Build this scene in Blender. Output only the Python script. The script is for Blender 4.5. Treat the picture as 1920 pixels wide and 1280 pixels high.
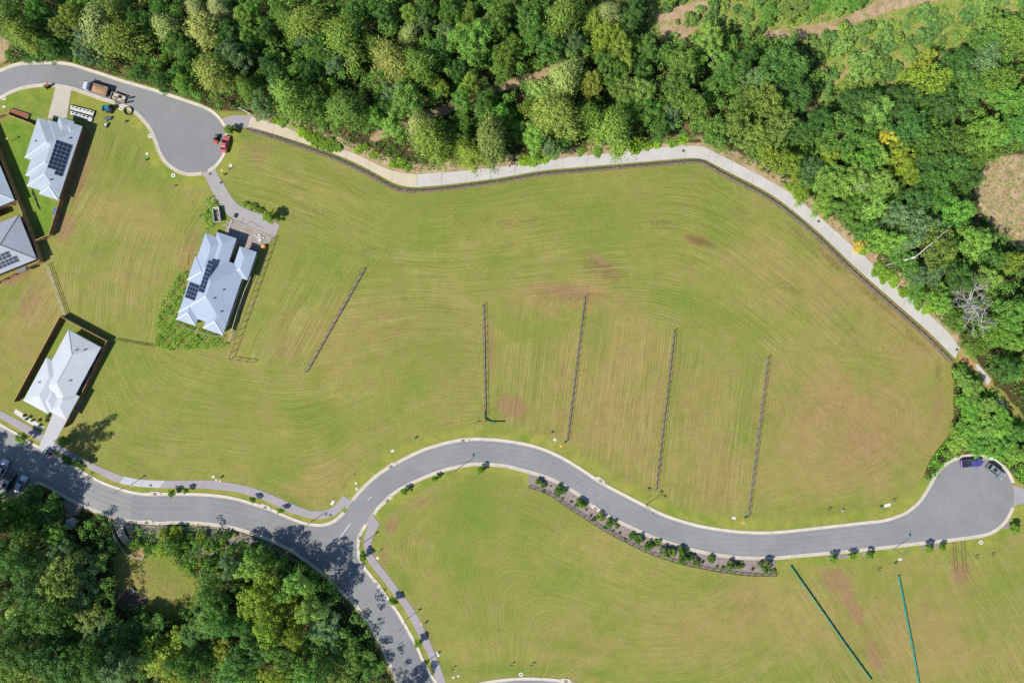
import bpy, math, random
import numpy as np
from mathutils import Vector, Matrix, geometry

# ------------------------------------------------------------------ clear
for o in list(bpy.data.objects):
    bpy.data.objects.remove(o)
scene = bpy.context.scene
COL = scene.collection
random.seed(7)
rng = np.random.default_rng(7)

# ------------------------------------------------------------------ camera, sky, sun, exposure
S = 0.13            # metres per photo pixel on the ground
H = 166.0           # flying height of the drone
cam_d = bpy.data.cameras.new('camera')
cam = bpy.data.objects.new('camera', cam_d)
COL.objects.link(cam)
cam.location = (0, 0, H)
cam.rotation_euler = (0, 0, 0)
cam_d.sensor_width = 36.0
cam_d.lens = 36.0 * H / (1920 * S)
cam_d.clip_start = 1.0
cam_d.clip_end = 5000.0
scene.camera = cam

SUN_EL = math.radians(47.0)
SDX, SDY = 0.83, 0.556                      # the way shadows fall on the ground
world = bpy.data.worlds.new('World')
scene.world = world
world.use_nodes = True
wn = world.node_tree
for n in list(wn.nodes):
    wn.nodes.remove(n)
wo = wn.nodes.new('ShaderNodeOutputWorld')
wb = wn.nodes.new('ShaderNodeBackground')
ws = wn.nodes.new('ShaderNodeTexSky')
ws.sky_type = 'NISHITA'
ws.sun_disc = False
ws.sun_elevation = SUN_EL
ws.sun_rotation = math.atan2(-SDX, -SDY)
ws.ozone_density = 5.0
ws.dust_density = 0.4
wb.inputs['Strength'].default_value = 0.1
wn.links.new(ws.outputs[0], wb.inputs[0])
wn.links.new(wb.outputs[0], wo.inputs[0])

sun_d = bpy.data.lights.new('sun', 'SUN')
sun_d.energy = 4.6
sun_d.angle = math.radians(0.5)
sun_d.color = (1.0, 0.965, 0.905)
sun = bpy.data.objects.new('sun', sun_d)
COL.objects.link(sun)
_d = Vector((math.cos(SUN_EL) * SDX, math.cos(SUN_EL) * SDY, -math.sin(SUN_EL)))
sun.rotation_euler = _d.to_track_quat('-Z', 'Y').to_euler()
sun.location = (-80, -60, 120)

scene.view_settings.view_transform = 'Standard'
scene.view_settings.look = 'None'
scene.view_settings.gamma = 1.0
scene.view_settings.use_curve_mapping = False
scene.view_settings.exposure = 0.7
scene.render.engine = 'CYCLES'
scene.cycles.max_bounces = 4
scene.cycles.diffuse_bounces = 2
scene.cycles.transmission_bounces = 2
scene.cycles.glossy_bounces = 1

GAIN = 1.78          # what a lit level surface of albedo 1 shows under this sun, sky and exposure


def lin(c):
    c = c / 255.0
    return c / 12.92 if c <= 0.04045 else ((c + 0.055) / 1.055) ** 2.4


def A(r, g, b, k=1.0):
    """albedo of a surface that shows as this sRGB colour when level and sunlit"""
    return tuple(min(0.82, lin(c) / GAIN * k) for c in (r, g, b)) + (1.0,)


def W(px, py, h=0.0):
    """ground point (metres) of a photo position whose height is h"""
    k = S * (H - h) / H
    return Vector(((px - 960) * k, (640 - py) * k, h))


def W2(px, py, h=0.0):
    k = S * (H - h) / H
    return ((px - 960) * k, (640 - py) * k)


# ------------------------------------------------------------------ object helpers
def link(o, parent=None):
    COL.objects.link(o)
    if parent is not None:
        o.parent = parent
    return o


def tag(o, label=None, cat=None, group=None, kind=None):
    if label: o['label'] = label
    if cat: o['category'] = cat
    if group: o['group'] = group
    if kind: o['kind'] = kind
    return o


def thing(name, label, cat, loc=(0, 0, 0), rz=0.0, group=None):
    o = bpy.data.objects.new(name, None)
    o.empty_display_size = 0.3
    link(o)
    o.location = loc
    o.rotation_euler = (0, 0, rz)
    return tag(o, label, cat, group)


class MB:
    def __init__(self):
        self.v, self.f, self.m = [], [], []
        self.mi = 0

    def add(self, vs, fs):
        b = len(self.v)
        self.v += [tuple(p) for p in vs]
        for f in fs:
            self.f.append(tuple(b + i for i in f))
            self.m.append(self.mi)
        return self

    def box(self, cx, cy, cz, sx, sy, sz, rz=0.0, taper=1.0):
        c, s = math.cos(rz), math.sin(rz)
        vs = []
        for dz, t in ((-.5, 1), (.5, taper)):
            for dx, dy in ((-.5, -.5), (.5, -.5), (.5, .5), (-.5, .5)):
                x, y = dx * sx * t, dy * sy * t
                vs.append((cx + c * x - s * y, cy + s * x + c * y, cz + dz * sz))
        return self.add(vs, [(3, 2, 1, 0), (4, 5, 6, 7), (0, 1, 5, 4), (1, 2, 6, 5), (2, 3, 7, 6), (3, 0, 4, 7)])

    def beam(self, p, q, w, h):
        p, q = Vector(p), Vector(q)
        d = (q - p)
        L = d.length
        if L < 1e-6: return self
        d /= L
        up = Vector((0, 0, 1)) if abs(d.z) < 0.95 else Vector((1, 0, 0))
        s = d.cross(up).normalized()
        u = s.cross(d)
        vs = []
        for e in (p, q):
            for a, b in ((-1, -1), (1, -1), (1, 1), (-1, 1)):
                vs.append(e + s * (a * w / 2) + u * (b * h / 2))
        return self.add(vs, [(0, 1, 2, 3), (7, 6, 5, 4), (0, 4, 5, 1), (1, 5, 6, 2), (2, 6, 7, 3), (3, 7, 4, 0)])

    def prism(self, pts, z0, z1):
        n = len(pts)
        vs = [(p[0], p[1], z0) for p in pts] + [(p[0], p[1], z1) for p in pts]
        area = sum(pts[i][0] * pts[(i + 1) % n][1] - pts[(i + 1) % n][0] * pts[i][1] for i in range(n))
        top = tuple(range(n, 2 * n))
        fs = [top if area > 0 else top[::-1]]
        for i in range(n):
            j = (i + 1) % n
            q = (i, j, n + j, n + i)
            fs.append(q if area > 0 else q[::-1])
        return self.add(vs, fs)

    def sheet(self, pts, z):
        n = len(pts)
        area = sum(pts[i][0] * pts[(i + 1) % n][1] - pts[(i + 1) % n][0] * pts[i][1] for i in range(n))
        idx = tuple(range(n))
        return self.add([(p[0], p[1], z) for p in pts], [idx if area > 0 else idx[::-1]])

    def tube(self, pts, rad, n=6, cap=True):
        pts = [Vector(p) for p in pts]
        if not hasattr(rad, '__len__'): rad = [rad] * len(pts)
        vs, fs = [], []
        prev = None
        for i, p in enumerate(pts):
            d = (pts[min(i + 1, len(pts) - 1)] - pts[max(i - 1, 0)])
            d = d.normalized() if d.length > 1e-9 else Vector((0, 0, 1))
            if prev is None:
                a = Vector((1, 0, 0)) if abs(d.x) < 0.8 else Vector((0, 1, 0))
            else:
                a = prev
            s = (a - d * a.dot(d)).normalized()
            t = d.cross(s)
            prev = s
            for k in range(n):
                an = 2 * math.pi * k / n
                vs.append(p + (s * math.cos(an) + t * math.sin(an)) * rad[i])
        for i in range(len(pts) - 1):
            for k in range(n):
                k2 = (k + 1) % n
                fs.append((i * n + k, i * n + k2, (i + 1) * n + k2, (i + 1) * n + k))
        if cap:
            fs.append(tuple(range(n))[::-1])
            b = (len(pts) - 1) * n
            fs.append(tuple(b + k for k in range(n)))
        return self.add(vs, fs)

    def cyl(self, x, y, z0, z1, r, n=12, r1=None):
        return self.tube([(x, y, z0), (x, y, z1)], [r, r if r1 is None else r1], n)

    def ring(self, x, y, z0, z1, ro, ri, n=24):
        vs, fs = [], []
        for k in range(n):
            a = 2 * math.pi * k / n
            c, s = math.cos(a), math.sin(a)
            vs += [(x + ro * c, y + ro * s, z0), (x + ro * c, y + ro * s, z1), (x + ri * c, y + ri * s, z1), (x + ri * c, y + ri * s, z0)]
        for k in range(n):
            j = (k + 1) % n
            for q in range(3):
                fs.append((4 * k + q, 4 * j + q, 4 * j + q + 1, 4 * k + q + 1))
        return self.add(vs, fs)

    def blob(self, x, y, z, rx, ry, rz_, n=10, m=5, jit=0.0, rnd=random):
        vs, fs = [], []
        for j in range(1, m):
            ph = math.pi * j / m
            for i in range(n):
                th = 2 * math.pi * i / n
                k = 1 + jit * (rnd.random() - .5)
                vs.append((x + rx * k * math.sin(ph) * math.cos(th), y + ry * k * math.sin(ph) * math.sin(th), z + rz_ * math.cos(ph) * k))
        t = len(vs); vs.append((x, y, z + rz_)); vs.append((x, y, z - rz_))
        for j in range(m - 2):
            for i in range(n):
                i2 = (i + 1) % n
                fs.append((j * n + i, (j + 1) * n + i, (j + 1) * n + i2, j * n + i2))
        for i in range(n):
            i2 = (i + 1) % n
            fs.append((t, i, i2))
            b = (m - 2) * n
            fs.append((t + 1, b + i2, b + i))
        return self.add(vs, fs)

    def mesh(self, name, mats, smooth=False):
        me = bpy.data.meshes.new(name)
        me.from_pydata(self.v, [], self.f)
        if not isinstance(mats, (list, tuple)): mats = [mats]
        for m in mats: me.materials.append(m)
        if len(mats) > 1:
            me.polygons.foreach_set('material_index', self.m)
        if smooth:
            me.polygons.foreach_set('use_smooth', [True] * len(me.polygons))
        me.update()
        return me

    def build(self, name, mats, parent=None, loc=None, rz=0.0, smooth=False):
        o = bpy.data.objects.new(name, self.mesh(name, mats, smooth))
        link(o, parent)
        if loc is not None: o.location = loc
        if rz: o.rotation_euler = (0, 0, rz)
        return o


def struct(name, mb, mats, kind='structure', label=None, smooth=False):
    o = mb.build(name, mats, smooth=smooth)
    o['kind'] = kind
    if label: o['label'] = label
    return o


def copy_tree(o, parent=None):
    c = o.copy()
    COL.objects.link(c)
    c.parent = parent
    for ch in list(o.children):
        copy_tree(ch, c)
    return c


def catmull(pts, step=8.0, closed=False):
    P = [np.array(p, float) for p in pts]
    n = len(P)
    out = []
    rngi = range(n if closed else n - 1)
    for i in rngi:
        p1, p2 = P[i], P[(i + 1) % n]
        p0 = P[(i - 1) % n] if closed or i > 0 else 2 * p1 - p2
        p3 = P[(i + 2) % n] if closed or i + 2 < n else 2 * p2 - p1
        k = max(1, int(np.linalg.norm(p2 - p1) / step))
        for j in range(k):
            t = j / k
            out.append(tuple(0.5 * ((2 * p1) + (-p0 + p2) * t + (2 * p0 - 5 * p1 + 4 * p2 - p3) * t * t + (-p0 + 3 * p1 - 3 * p2 + p3) * t ** 3)))
    if not closed: out.append(tuple(P[-1]))
    return out


def g(pts, h=0.0):
    return [W2(p[0], p[1], h) for p in pts]


def resample(pts, step):
    """points every `step` along a polyline (metres)"""
    P = [Vector((p[0], p[1], 0)) for p in pts]
    L = [0]
    for a, b in zip(P, P[1:]): L.append(L[-1] + (b - a).length)
    n = max(1, round(L[-1] / step))
    out = []
    k = 0
    for i in range(n + 1):
        d = L[-1] * i / n
        while k < len(P) - 2 and L[k + 1] < d: k += 1
        t = (d - L[k]) / max(1e-9, L[k + 1] - L[k])
        out.append(P[k].lerp(P[k + 1], min(1, t)))
    return out


def ribbon(mb, pts, prof, side=1):
    """sweep a profile [(offset, z)...] along ground polyline; offset to the left when side=1"""
    P = [Vector((p[0], p[1], 0)) for p in pts]
    n = len(P)
    rows = []
    for i in range(n):
        d = (P[min(i + 1, n - 1)] - P[max(i - 1, 0)]).normalized()
        nn = Vector((-d.y, d.x, 0)) * side
        rows.append([(P[i].x + nn.x * o, P[i].y + nn.y * o, z) for o, z in prof])
    m = len(prof)
    vs = [q for r in rows for q in r]
    fs = []
    for i in range(n - 1):
        for j in range(m - 1):
            q = (i * m + j, (i + 1) * m + j, (i + 1) * m + j + 1, i * m + j + 1)
            fs.append(q[::-1] if side == 1 else q)
    return mb.add(vs, fs)


def offset_line(pts, d):
    P = [Vector((p[0], p[1], 0)) for p in pts]
    n = len(P)
    out = []
    for i in range(n):
        t = (P[min(i + 1, n - 1)] - P[max(i - 1, 0)]).normalized()
        out.append((P[i].x - t.y * d, P[i].y + t.x * d))
    return out


# ------------------------------------------------------------------ materials
class NT:
    def __init__(self, name):
        self.mat = bpy.data.materials.new(name)
        self.mat.use_nodes = True
        self.t = self.mat.node_tree
        for n in list(self.t.nodes): self.t.nodes.remove(n)
        self.out = self.n('ShaderNodeOutputMaterial')

    def n(self, typ, **kw):
        nd = self.t.nodes.new(typ)
        for k, v in kw.items():
            setattr(nd, k, v)
        return nd

    def l(self, a, b): self.t.links.new(a, b)

    def val(self, sock, v):
        if isinstance(v, bpy.types.NodeSocket): self.l(v, sock)
        else: sock.default_value = v

    def noise(self, vec, scale, detail=3, rough=0.55, dist=0.0):
        nd = self.n('ShaderNodeTexNoise')
        if vec is not None: self.l(vec, nd.inputs['Vector'])
        nd.inputs['Scale'].default_value = scale
        nd.inputs['Detail'].default_value = detail
        nd.inputs['Roughness'].default_value = rough
        nd.inputs['Distortion'].default_value = dist
        return nd.outputs['Fac']

    def ramp(self, fac, a, b, lo=0.0, hi=1.0):
        nd = self.n('ShaderNodeMapRange')
        nd.clamp = True
        self.val(nd.inputs[0], fac)
        nd.inputs[1].default_value = a
        nd.inputs[2].default_value = b
        nd.inputs[3].default_value = lo
        nd.inputs[4].default_value = hi
        return nd.outputs[0]

    def mix(self, fac, a, b, typ='MIX'):
        nd = self.n('ShaderNodeMix')
        nd.data_type = 'RGBA'
        nd.blend_type = typ
        self.val(nd.inputs[0], fac)
        self.val(nd.inputs[6], a)
        self.val(nd.inputs[7], b)
        return nd.outputs[2]

    def math(self, op, a, b=0.0, c=None):
        nd = self.n('ShaderNodeMath')
        nd.operation = op
        self.val(nd.inputs[0], a)
        self.val(nd.inputs[1], b)
        if c is not None: self.val(nd.inputs[2], c)
        return nd.outputs[0]

    def attr(self, name, typ='GEOMETRY'):
        nd = self.n('ShaderNodeAttribute')
        nd.attribute_name = name
        nd.attribute_type = typ
        return nd

    def bsdf(self, color, rough=0.8, metal=0.0, bump=None, bstr=0.3, bdist=0.05, spec=0.3):
        b = self.n('ShaderNodeBsdfPrincipled')
        self.val(b.inputs['Base Color'], color)
        self.val(b.inputs['Roughness'], rough)
        b.inputs['Metallic'].default_value = metal
        b.inputs['Specular IOR Level'].default_value = spec
        if bump is not None:
            bn = self.n('ShaderNodeBump')
            bn.inputs['Strength'].default_value = bstr
            bn.inputs['Distance'].default_value = bdist
            self.l(bump, bn.inputs['Height'])
            self.l(bn.outputs[0], b.inputs['Normal'])
        self.l(b.outputs[0], self.out.inputs[0])
        return b

    def pos(self):
        return self.n('ShaderNodeNewGeometry').outputs['Position']


def M(name, col, rough=0.7, var=0.12, scale=1.5, metal=0.0, bump=0.0, bscale=20.0, spec=0.3, fine=0.0, obj=True):
    """surface of one colour with uneven tone, grain and a little relief"""
    t = NT(name)
    p = t.n('ShaderNodeTexCoord').outputs['Object'] if obj else t.pos()
    c = col
    nz = t.noise(p, scale, 4, 0.6)
    dark = tuple(x * (1 - var) for x in col[:3]) + (1,)
    lite = tuple(min(0.9, x * (1 + var)) for x in col[:3]) + (1,)
    c = t.mix(t.ramp(nz, 0.3, 0.7), dark, lite)
    if fine:
        f = t.noise(p, bscale, 2, 0.7)
        c = t.mix(t.ramp(f, 0.3, 0.7, 0, 1), c, t.mix(1.0, c, (1 - fine,) * 3 + (1,), 'MULTIPLY'))
    b = t.noise(p, bscale, 3, 0.6) if bump else None
    t.bsdf(c, rough, metal, b, bump, 0.02, spec)
    return t.mat
# ------------------------------------------------------------------ outlines read from the photograph (photo pixels)
UP_N = [(-80, 175), (-40, 152), (0, 136), (25, 126), (50, 121.7), (80, 121), (107, 121), (133, 124), (158, 131.7), (187, 141), (233, 156), (283, 170.5), (300, 176), (331, 186), (362, 196.7), (383, 204.5), (400, 214.7), (412, 227), (419, 238)]
UP_C = [(422.5, 250), (423, 265), (420, 281), (413, 296), (402, 310), (389, 318.5)]
UP_C2 = [(378, 322.5), (360, 324.5), (343, 322), (328, 315), (316, 306)]
UP_S = [(308, 297), (300, 282), (293, 262), (283, 240), (267, 220), (250, 205), (225, 193), (192, 183), (158, 171), (133, 163), (100, 157.5), (75, 157.5), (42, 162.5), (17, 171.7), (0, 181), (-40, 205), (-80, 232)]

MA_N = [(-80, 752), (-40, 776), (0, 799), (31, 816.6), (55, 832), (76, 843), (100, 855.6), (116, 866), (150, 885), (169, 896), (195, 909), (234, 922.5), (256, 927), (278, 929), (333, 928.6), (387, 930), (434, 936), (473, 946.5), (507, 957.5), (538, 971.5), (569, 983), (588, 986), (608, 986), (629, 978), (647, 962)]
MA_N2 = [(663, 939), (679, 920), (702, 898), (726, 881), (760, 862), (790, 847.5), (810, 840.5), (849, 830), (881, 826), (912, 826), (951, 829.5), (990, 836.6), (1021, 846), (1055, 862), (1085, 880), (1116, 900.6), (1140, 915), (1163, 927), (1194, 943), (1231, 962), (1262, 974.5), (1309, 988), (1356, 996), (1395, 1000), (1434, 1001), (1466, 999.5), (1500, 996), (1554, 990), (1616, 983), (1655, 978.6), (1679, 972), (1702, 962), (1726, 942), (1745, 914), (1756, 893), (1769, 876.5), (1791, 863), (1813, 857), (1844, 858), (1868, 868), (1887, 885), (1897, 906)]
MA_E = [(1900, 920), (1900, 935)]
MA_S = [(1897, 950), (1885, 973), (1868, 990), (1846, 1000), (1813, 1005.5), (1769, 1011), (1726, 1015.5), (1679, 1021), (1616, 1028), (1554, 1034), (1491, 1039.5), (1450, 1043), (1395, 1043), (1356, 1039), (1317, 1032), (1278, 1021.5), (1231, 1006.5), (1194, 990.5), (1147, 968), (1116, 949), (1093, 930), (1069, 914), (1038, 897.5), (1007, 886), (960, 873.5), (943, 870), (896, 867), (857, 872.5), (818, 883), (779, 899), (757, 910), (733, 925), (710, 947), (698.4, 962.5)]
MA_S2 = [(684, 981), (673.4, 1000), (669, 1019), (670, 1040.6), (678, 1061), (694, 1082), (709, 1101.5), (729, 1129), (746.6, 1154.5), (764, 1185.5), (777.5, 1209.6), (791, 1240.5), (801.6, 1261), (812, 1276), (826, 1300), (838, 1330)]
MA_W = [(764, 1330), (755, 1300), (747, 1280), (741, 1261), (731, 1239), (715.6, 1206), (700, 1177), (683, 1153), (666, 1129), (640, 1105.5), (607.5, 1072.5), (570, 1045), (545, 1027.5), (507.5, 1010), (470, 996), (434, 986), (395, 980), (356, 977), (320, 977), (294, 978), (247, 974), (203, 963), (169, 951), (141, 937), (122, 927.5), (98, 913), (80, 904), (70, 902), (62, 906), (47, 917), (36, 926), (18, 934), (-10, 926), (-40, 908), (-80, 884)]

PATH_N = [(470, 219), (500, 228), (534, 238), (562, 250.5), (637, 277.5), (675, 292.5), (735, 320), (782, 327), (850, 322), (927, 314), (990, 307), (1047, 297.5), (1140, 287.5), (1225, 277.5), (1310, 274), (1340, 286), (1402, 317), (1440, 337), (1490, 368), (1540, 410), (1580, 445), (1640, 497.5), (1690, 540), (1740, 587.5), (1775, 620), (1800, 651)]
PATH_S = [(465, 239), (510, 251), (550, 263), (625, 288), (680, 312), (745, 346), (782, 351), (850, 345), (940, 333), (1015, 320), (1115, 311), (1215, 302.5), (1302, 296), (1320, 299), (1365, 322), (1440, 361), (1490, 397.5), (1540, 440), (1600, 497.5), (1665, 555), (1740, 621), (1791, 672), (1808, 680)]
PATH_FENCE = [(464, 243), (508, 256), (548, 269), (622, 295), (676, 319), (742, 354), (783, 358), (850, 352), (940, 340), (1015, 327), (1115, 318), (1215, 309.5), (1303, 302.5), (1318, 305), (1360, 329), (1435, 368), (1484, 403), (1534, 446), (1594, 504), (1659, 562), (1734, 628), (1784, 678)]
STRIP_FENCE = [(991, 912), (1013, 919), (1035, 930), (1063, 949), (1094, 969), (1127, 989.7), (1160, 1008), (1188, 1022), (1219, 1036.6), (1262, 1051), (1309, 1062.5), (1356, 1071), (1403, 1076.6), (1455, 1077)]

FOOT1_N = [(-80, 727), (0, 769), (62, 802.5), (120, 838), (173, 868), (203, 882), (234, 892.5), (265, 898.6), (300, 900.3), (325, 900.5), (380, 899.7), (419, 903), (465, 911.4), (507, 926), (554, 946.6), (577, 955.5), (600, 958.3), (619, 954), (632, 943.4), (643.6, 928)]
FOOT1_S = [(650, 955), (646.7, 949), (632, 964), (616, 971), (593, 972.5), (561, 966), (530, 954), (491, 935.6), (450, 924), (419, 918.4), (356, 914), (309, 914.5), (262, 912), (219, 904), (187, 888.5), (164, 876), (110, 848), (50, 813), (0, 784), (-80, 742)]
FOOT2_R = [(698.4, 962.5), (704, 973), (712.5, 980.5), (701.6, 1000), (696, 1017), (697, 1036), (706, 1050), (725, 1074), (743, 1098), (764, 1125), (782.7, 1153), (798, 1184), (812, 1216), (825.7, 1249), (836, 1280), (850, 1330)]
FOOT2_L = [(834, 1330), (818, 1280), (812, 1252.5), (800, 1223), (788, 1197.5), (770.6, 1163), (753.5, 1134), (736, 1111.6), (717, 1086), (695, 1060), (690.6, 1053), (683, 1033), (682, 1017), (686, 997), (692, 983), (686, 981)]

FOREST_TOP = [(-90, -90), (-90, 150), (-40, 138), (0, 122), (60, 110), (110, 111), (190, 134), (290, 164), (370, 190), (408, 208), (440, 207), (480, 213), (540, 233), (640, 272), (740, 315), (790, 322), (930, 308), (1060, 290), (1230, 270), (1310, 267), (1345, 281), (1440, 329), (1540, 402), (1640, 490), (1740, 580), (1812, 652), (1870, 720), (1920, 780), (2010, 850), (2010, -90)]
SCRUB = [(1205, -90), (1215, 55), (1250, 88), (1300, 62), (1400, 58), (1500, 78), (1532, 110), (1530, 190), (1560, 192), (1600, 168), (1680, 168), (1720, 150), (1760, 112), (1830, 72), (1870, 34), (2010, 0), (2010, -90)]
DIRT_TRACK = [(1415, 62), (1500, 50), (1560, 40), (1615, 18), (1660, -8), (1720, -60), (1840, -60), (1760, 2), (1690, 16), (1640, 32), (1590, 50), (1540, 66), (1480, 74), (1420, 74)]
DIRT_A = [(1225, 30), (1260, 10), (1330, 0), (1330, 20), (1300, 60), (1275, 84), (1245, 76)]
DIRT_B = [(1845, 300), (1880, 290), (2010, 300), (2010, 470), (1905, 462), (1885, 445), (1850, 410), (1826, 370)]
DIRT_C = [(-90, 60), (8, 66), (18, 82), (12, 100), (14, 116), (-90, 150)]
TRAIL = [(700, 260), (760, 230), (840, 204), (900, 172), (960, 158), (1010, 142), (1060, 120)]
FOREST_SW = [(-90, 960), (0, 946), (45, 924), (72, 909), (82, 910), (125, 935), (170, 960), (205, 971), (250, 984), (350, 985), (440, 994), (510, 1018), (570, 1053), (640, 1114), (690, 1178), (720, 1240), (740, 1290), (752, 1380), (-90, 1380)]
CLEARING = [(212, 1040), (235, 1022), (262, 1020), (285, 1035), (318, 1040), (345, 1066), (372, 1088), (380, 1106), (366, 1140), (340, 1160), (315, 1160), (270, 1142), (222, 1136), (212, 1100)]
HEDGE = [(1784, 679), (1812, 684), (1860, 720), (1900, 780), (2010, 850), (2010, 915), (1915, 905), (1898, 890), (1880, 868), (1850, 853), (1812, 850), (1775, 866), (1752, 890), (1742, 903), (1730, 896), (1745, 860), (1788, 805), (1790, 760)]
WEEDS = [(352, 508), (335, 512), (318, 540), (300, 570), (291, 610), (290, 650), (318, 658), (370, 655), (415, 652), (428, 646), (420, 632), (380, 618), (330, 602), (345, 550)]
WEEDS2 = [(386, 372), (398, 368), (412, 392), (404, 412), (402, 424), (384, 432), (381, 410)]
STRIP_BED = [(992, 886)] + STRIP_FENCE + [(1453, 1046)] + [(p[0], p[1] + 3) for p in MA_S[11:-10]]
LAWN1 = [(0, 232), (14, 218), (64, 236), (100, 240), (100, 380), (110, 376), (118, 376), (100, 440), (74, 452), (30, 330)]
YARD3 = [(122, 594), (206, 640), (150, 760), (36, 752)]


def inpoly(poly, X, Y):
    inside = np.zeros(X.shape, bool)
    n = len(poly)
    for i in range(n):
        x1, y1 = poly[i]
        x2, y2 = poly[(i + 1) % n]
        if y1 == y2: continue
        c = ((y1 > Y) != (y2 > Y)) & (X < (x2 - x1) * (Y - y1) / (y2 - y1) + x1)
        inside ^= c
    return inside


def pip(poly, x, y):
    return bool(inpoly(poly, np.array([x], float), np.array([y], float))[0])


def dist_line(line, X, Y):
    d = np.full(X.shape, 1e9)
    for (x1, y1), (x2, y2) in zip(line, line[1:]):
        L2 = (x2 - x1) ** 2 + (y2 - y1) ** 2
        t = np.clip(((X - x1) * (x2 - x1) + (Y - y1) * (y2 - y1)) / L2, 0, 1)
        d = np.minimum(d, np.hypot(X - x1 - t * (x2 - x1), Y - y1 - t * (y2 - y1)))
    return d


def blur(a, k):
    for ax in (0, 1):
        p = np.pad(a, [(k, k) if i == ax else (0, 0) for i in (0, 1)], mode='edge')
        c = np.cumsum(p, axis=ax)
        z = np.zeros_like(np.take(c, [0], axis=ax))
        c = np.concatenate([z, c], axis=ax)
        n = a.shape[ax]
        a = (np.take(c, range(2 * k + 1, 2 * k + 1 + n), axis=ax) - np.take(c, range(0, n), axis=ax)) / (2 * k + 1)
    return a


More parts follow.
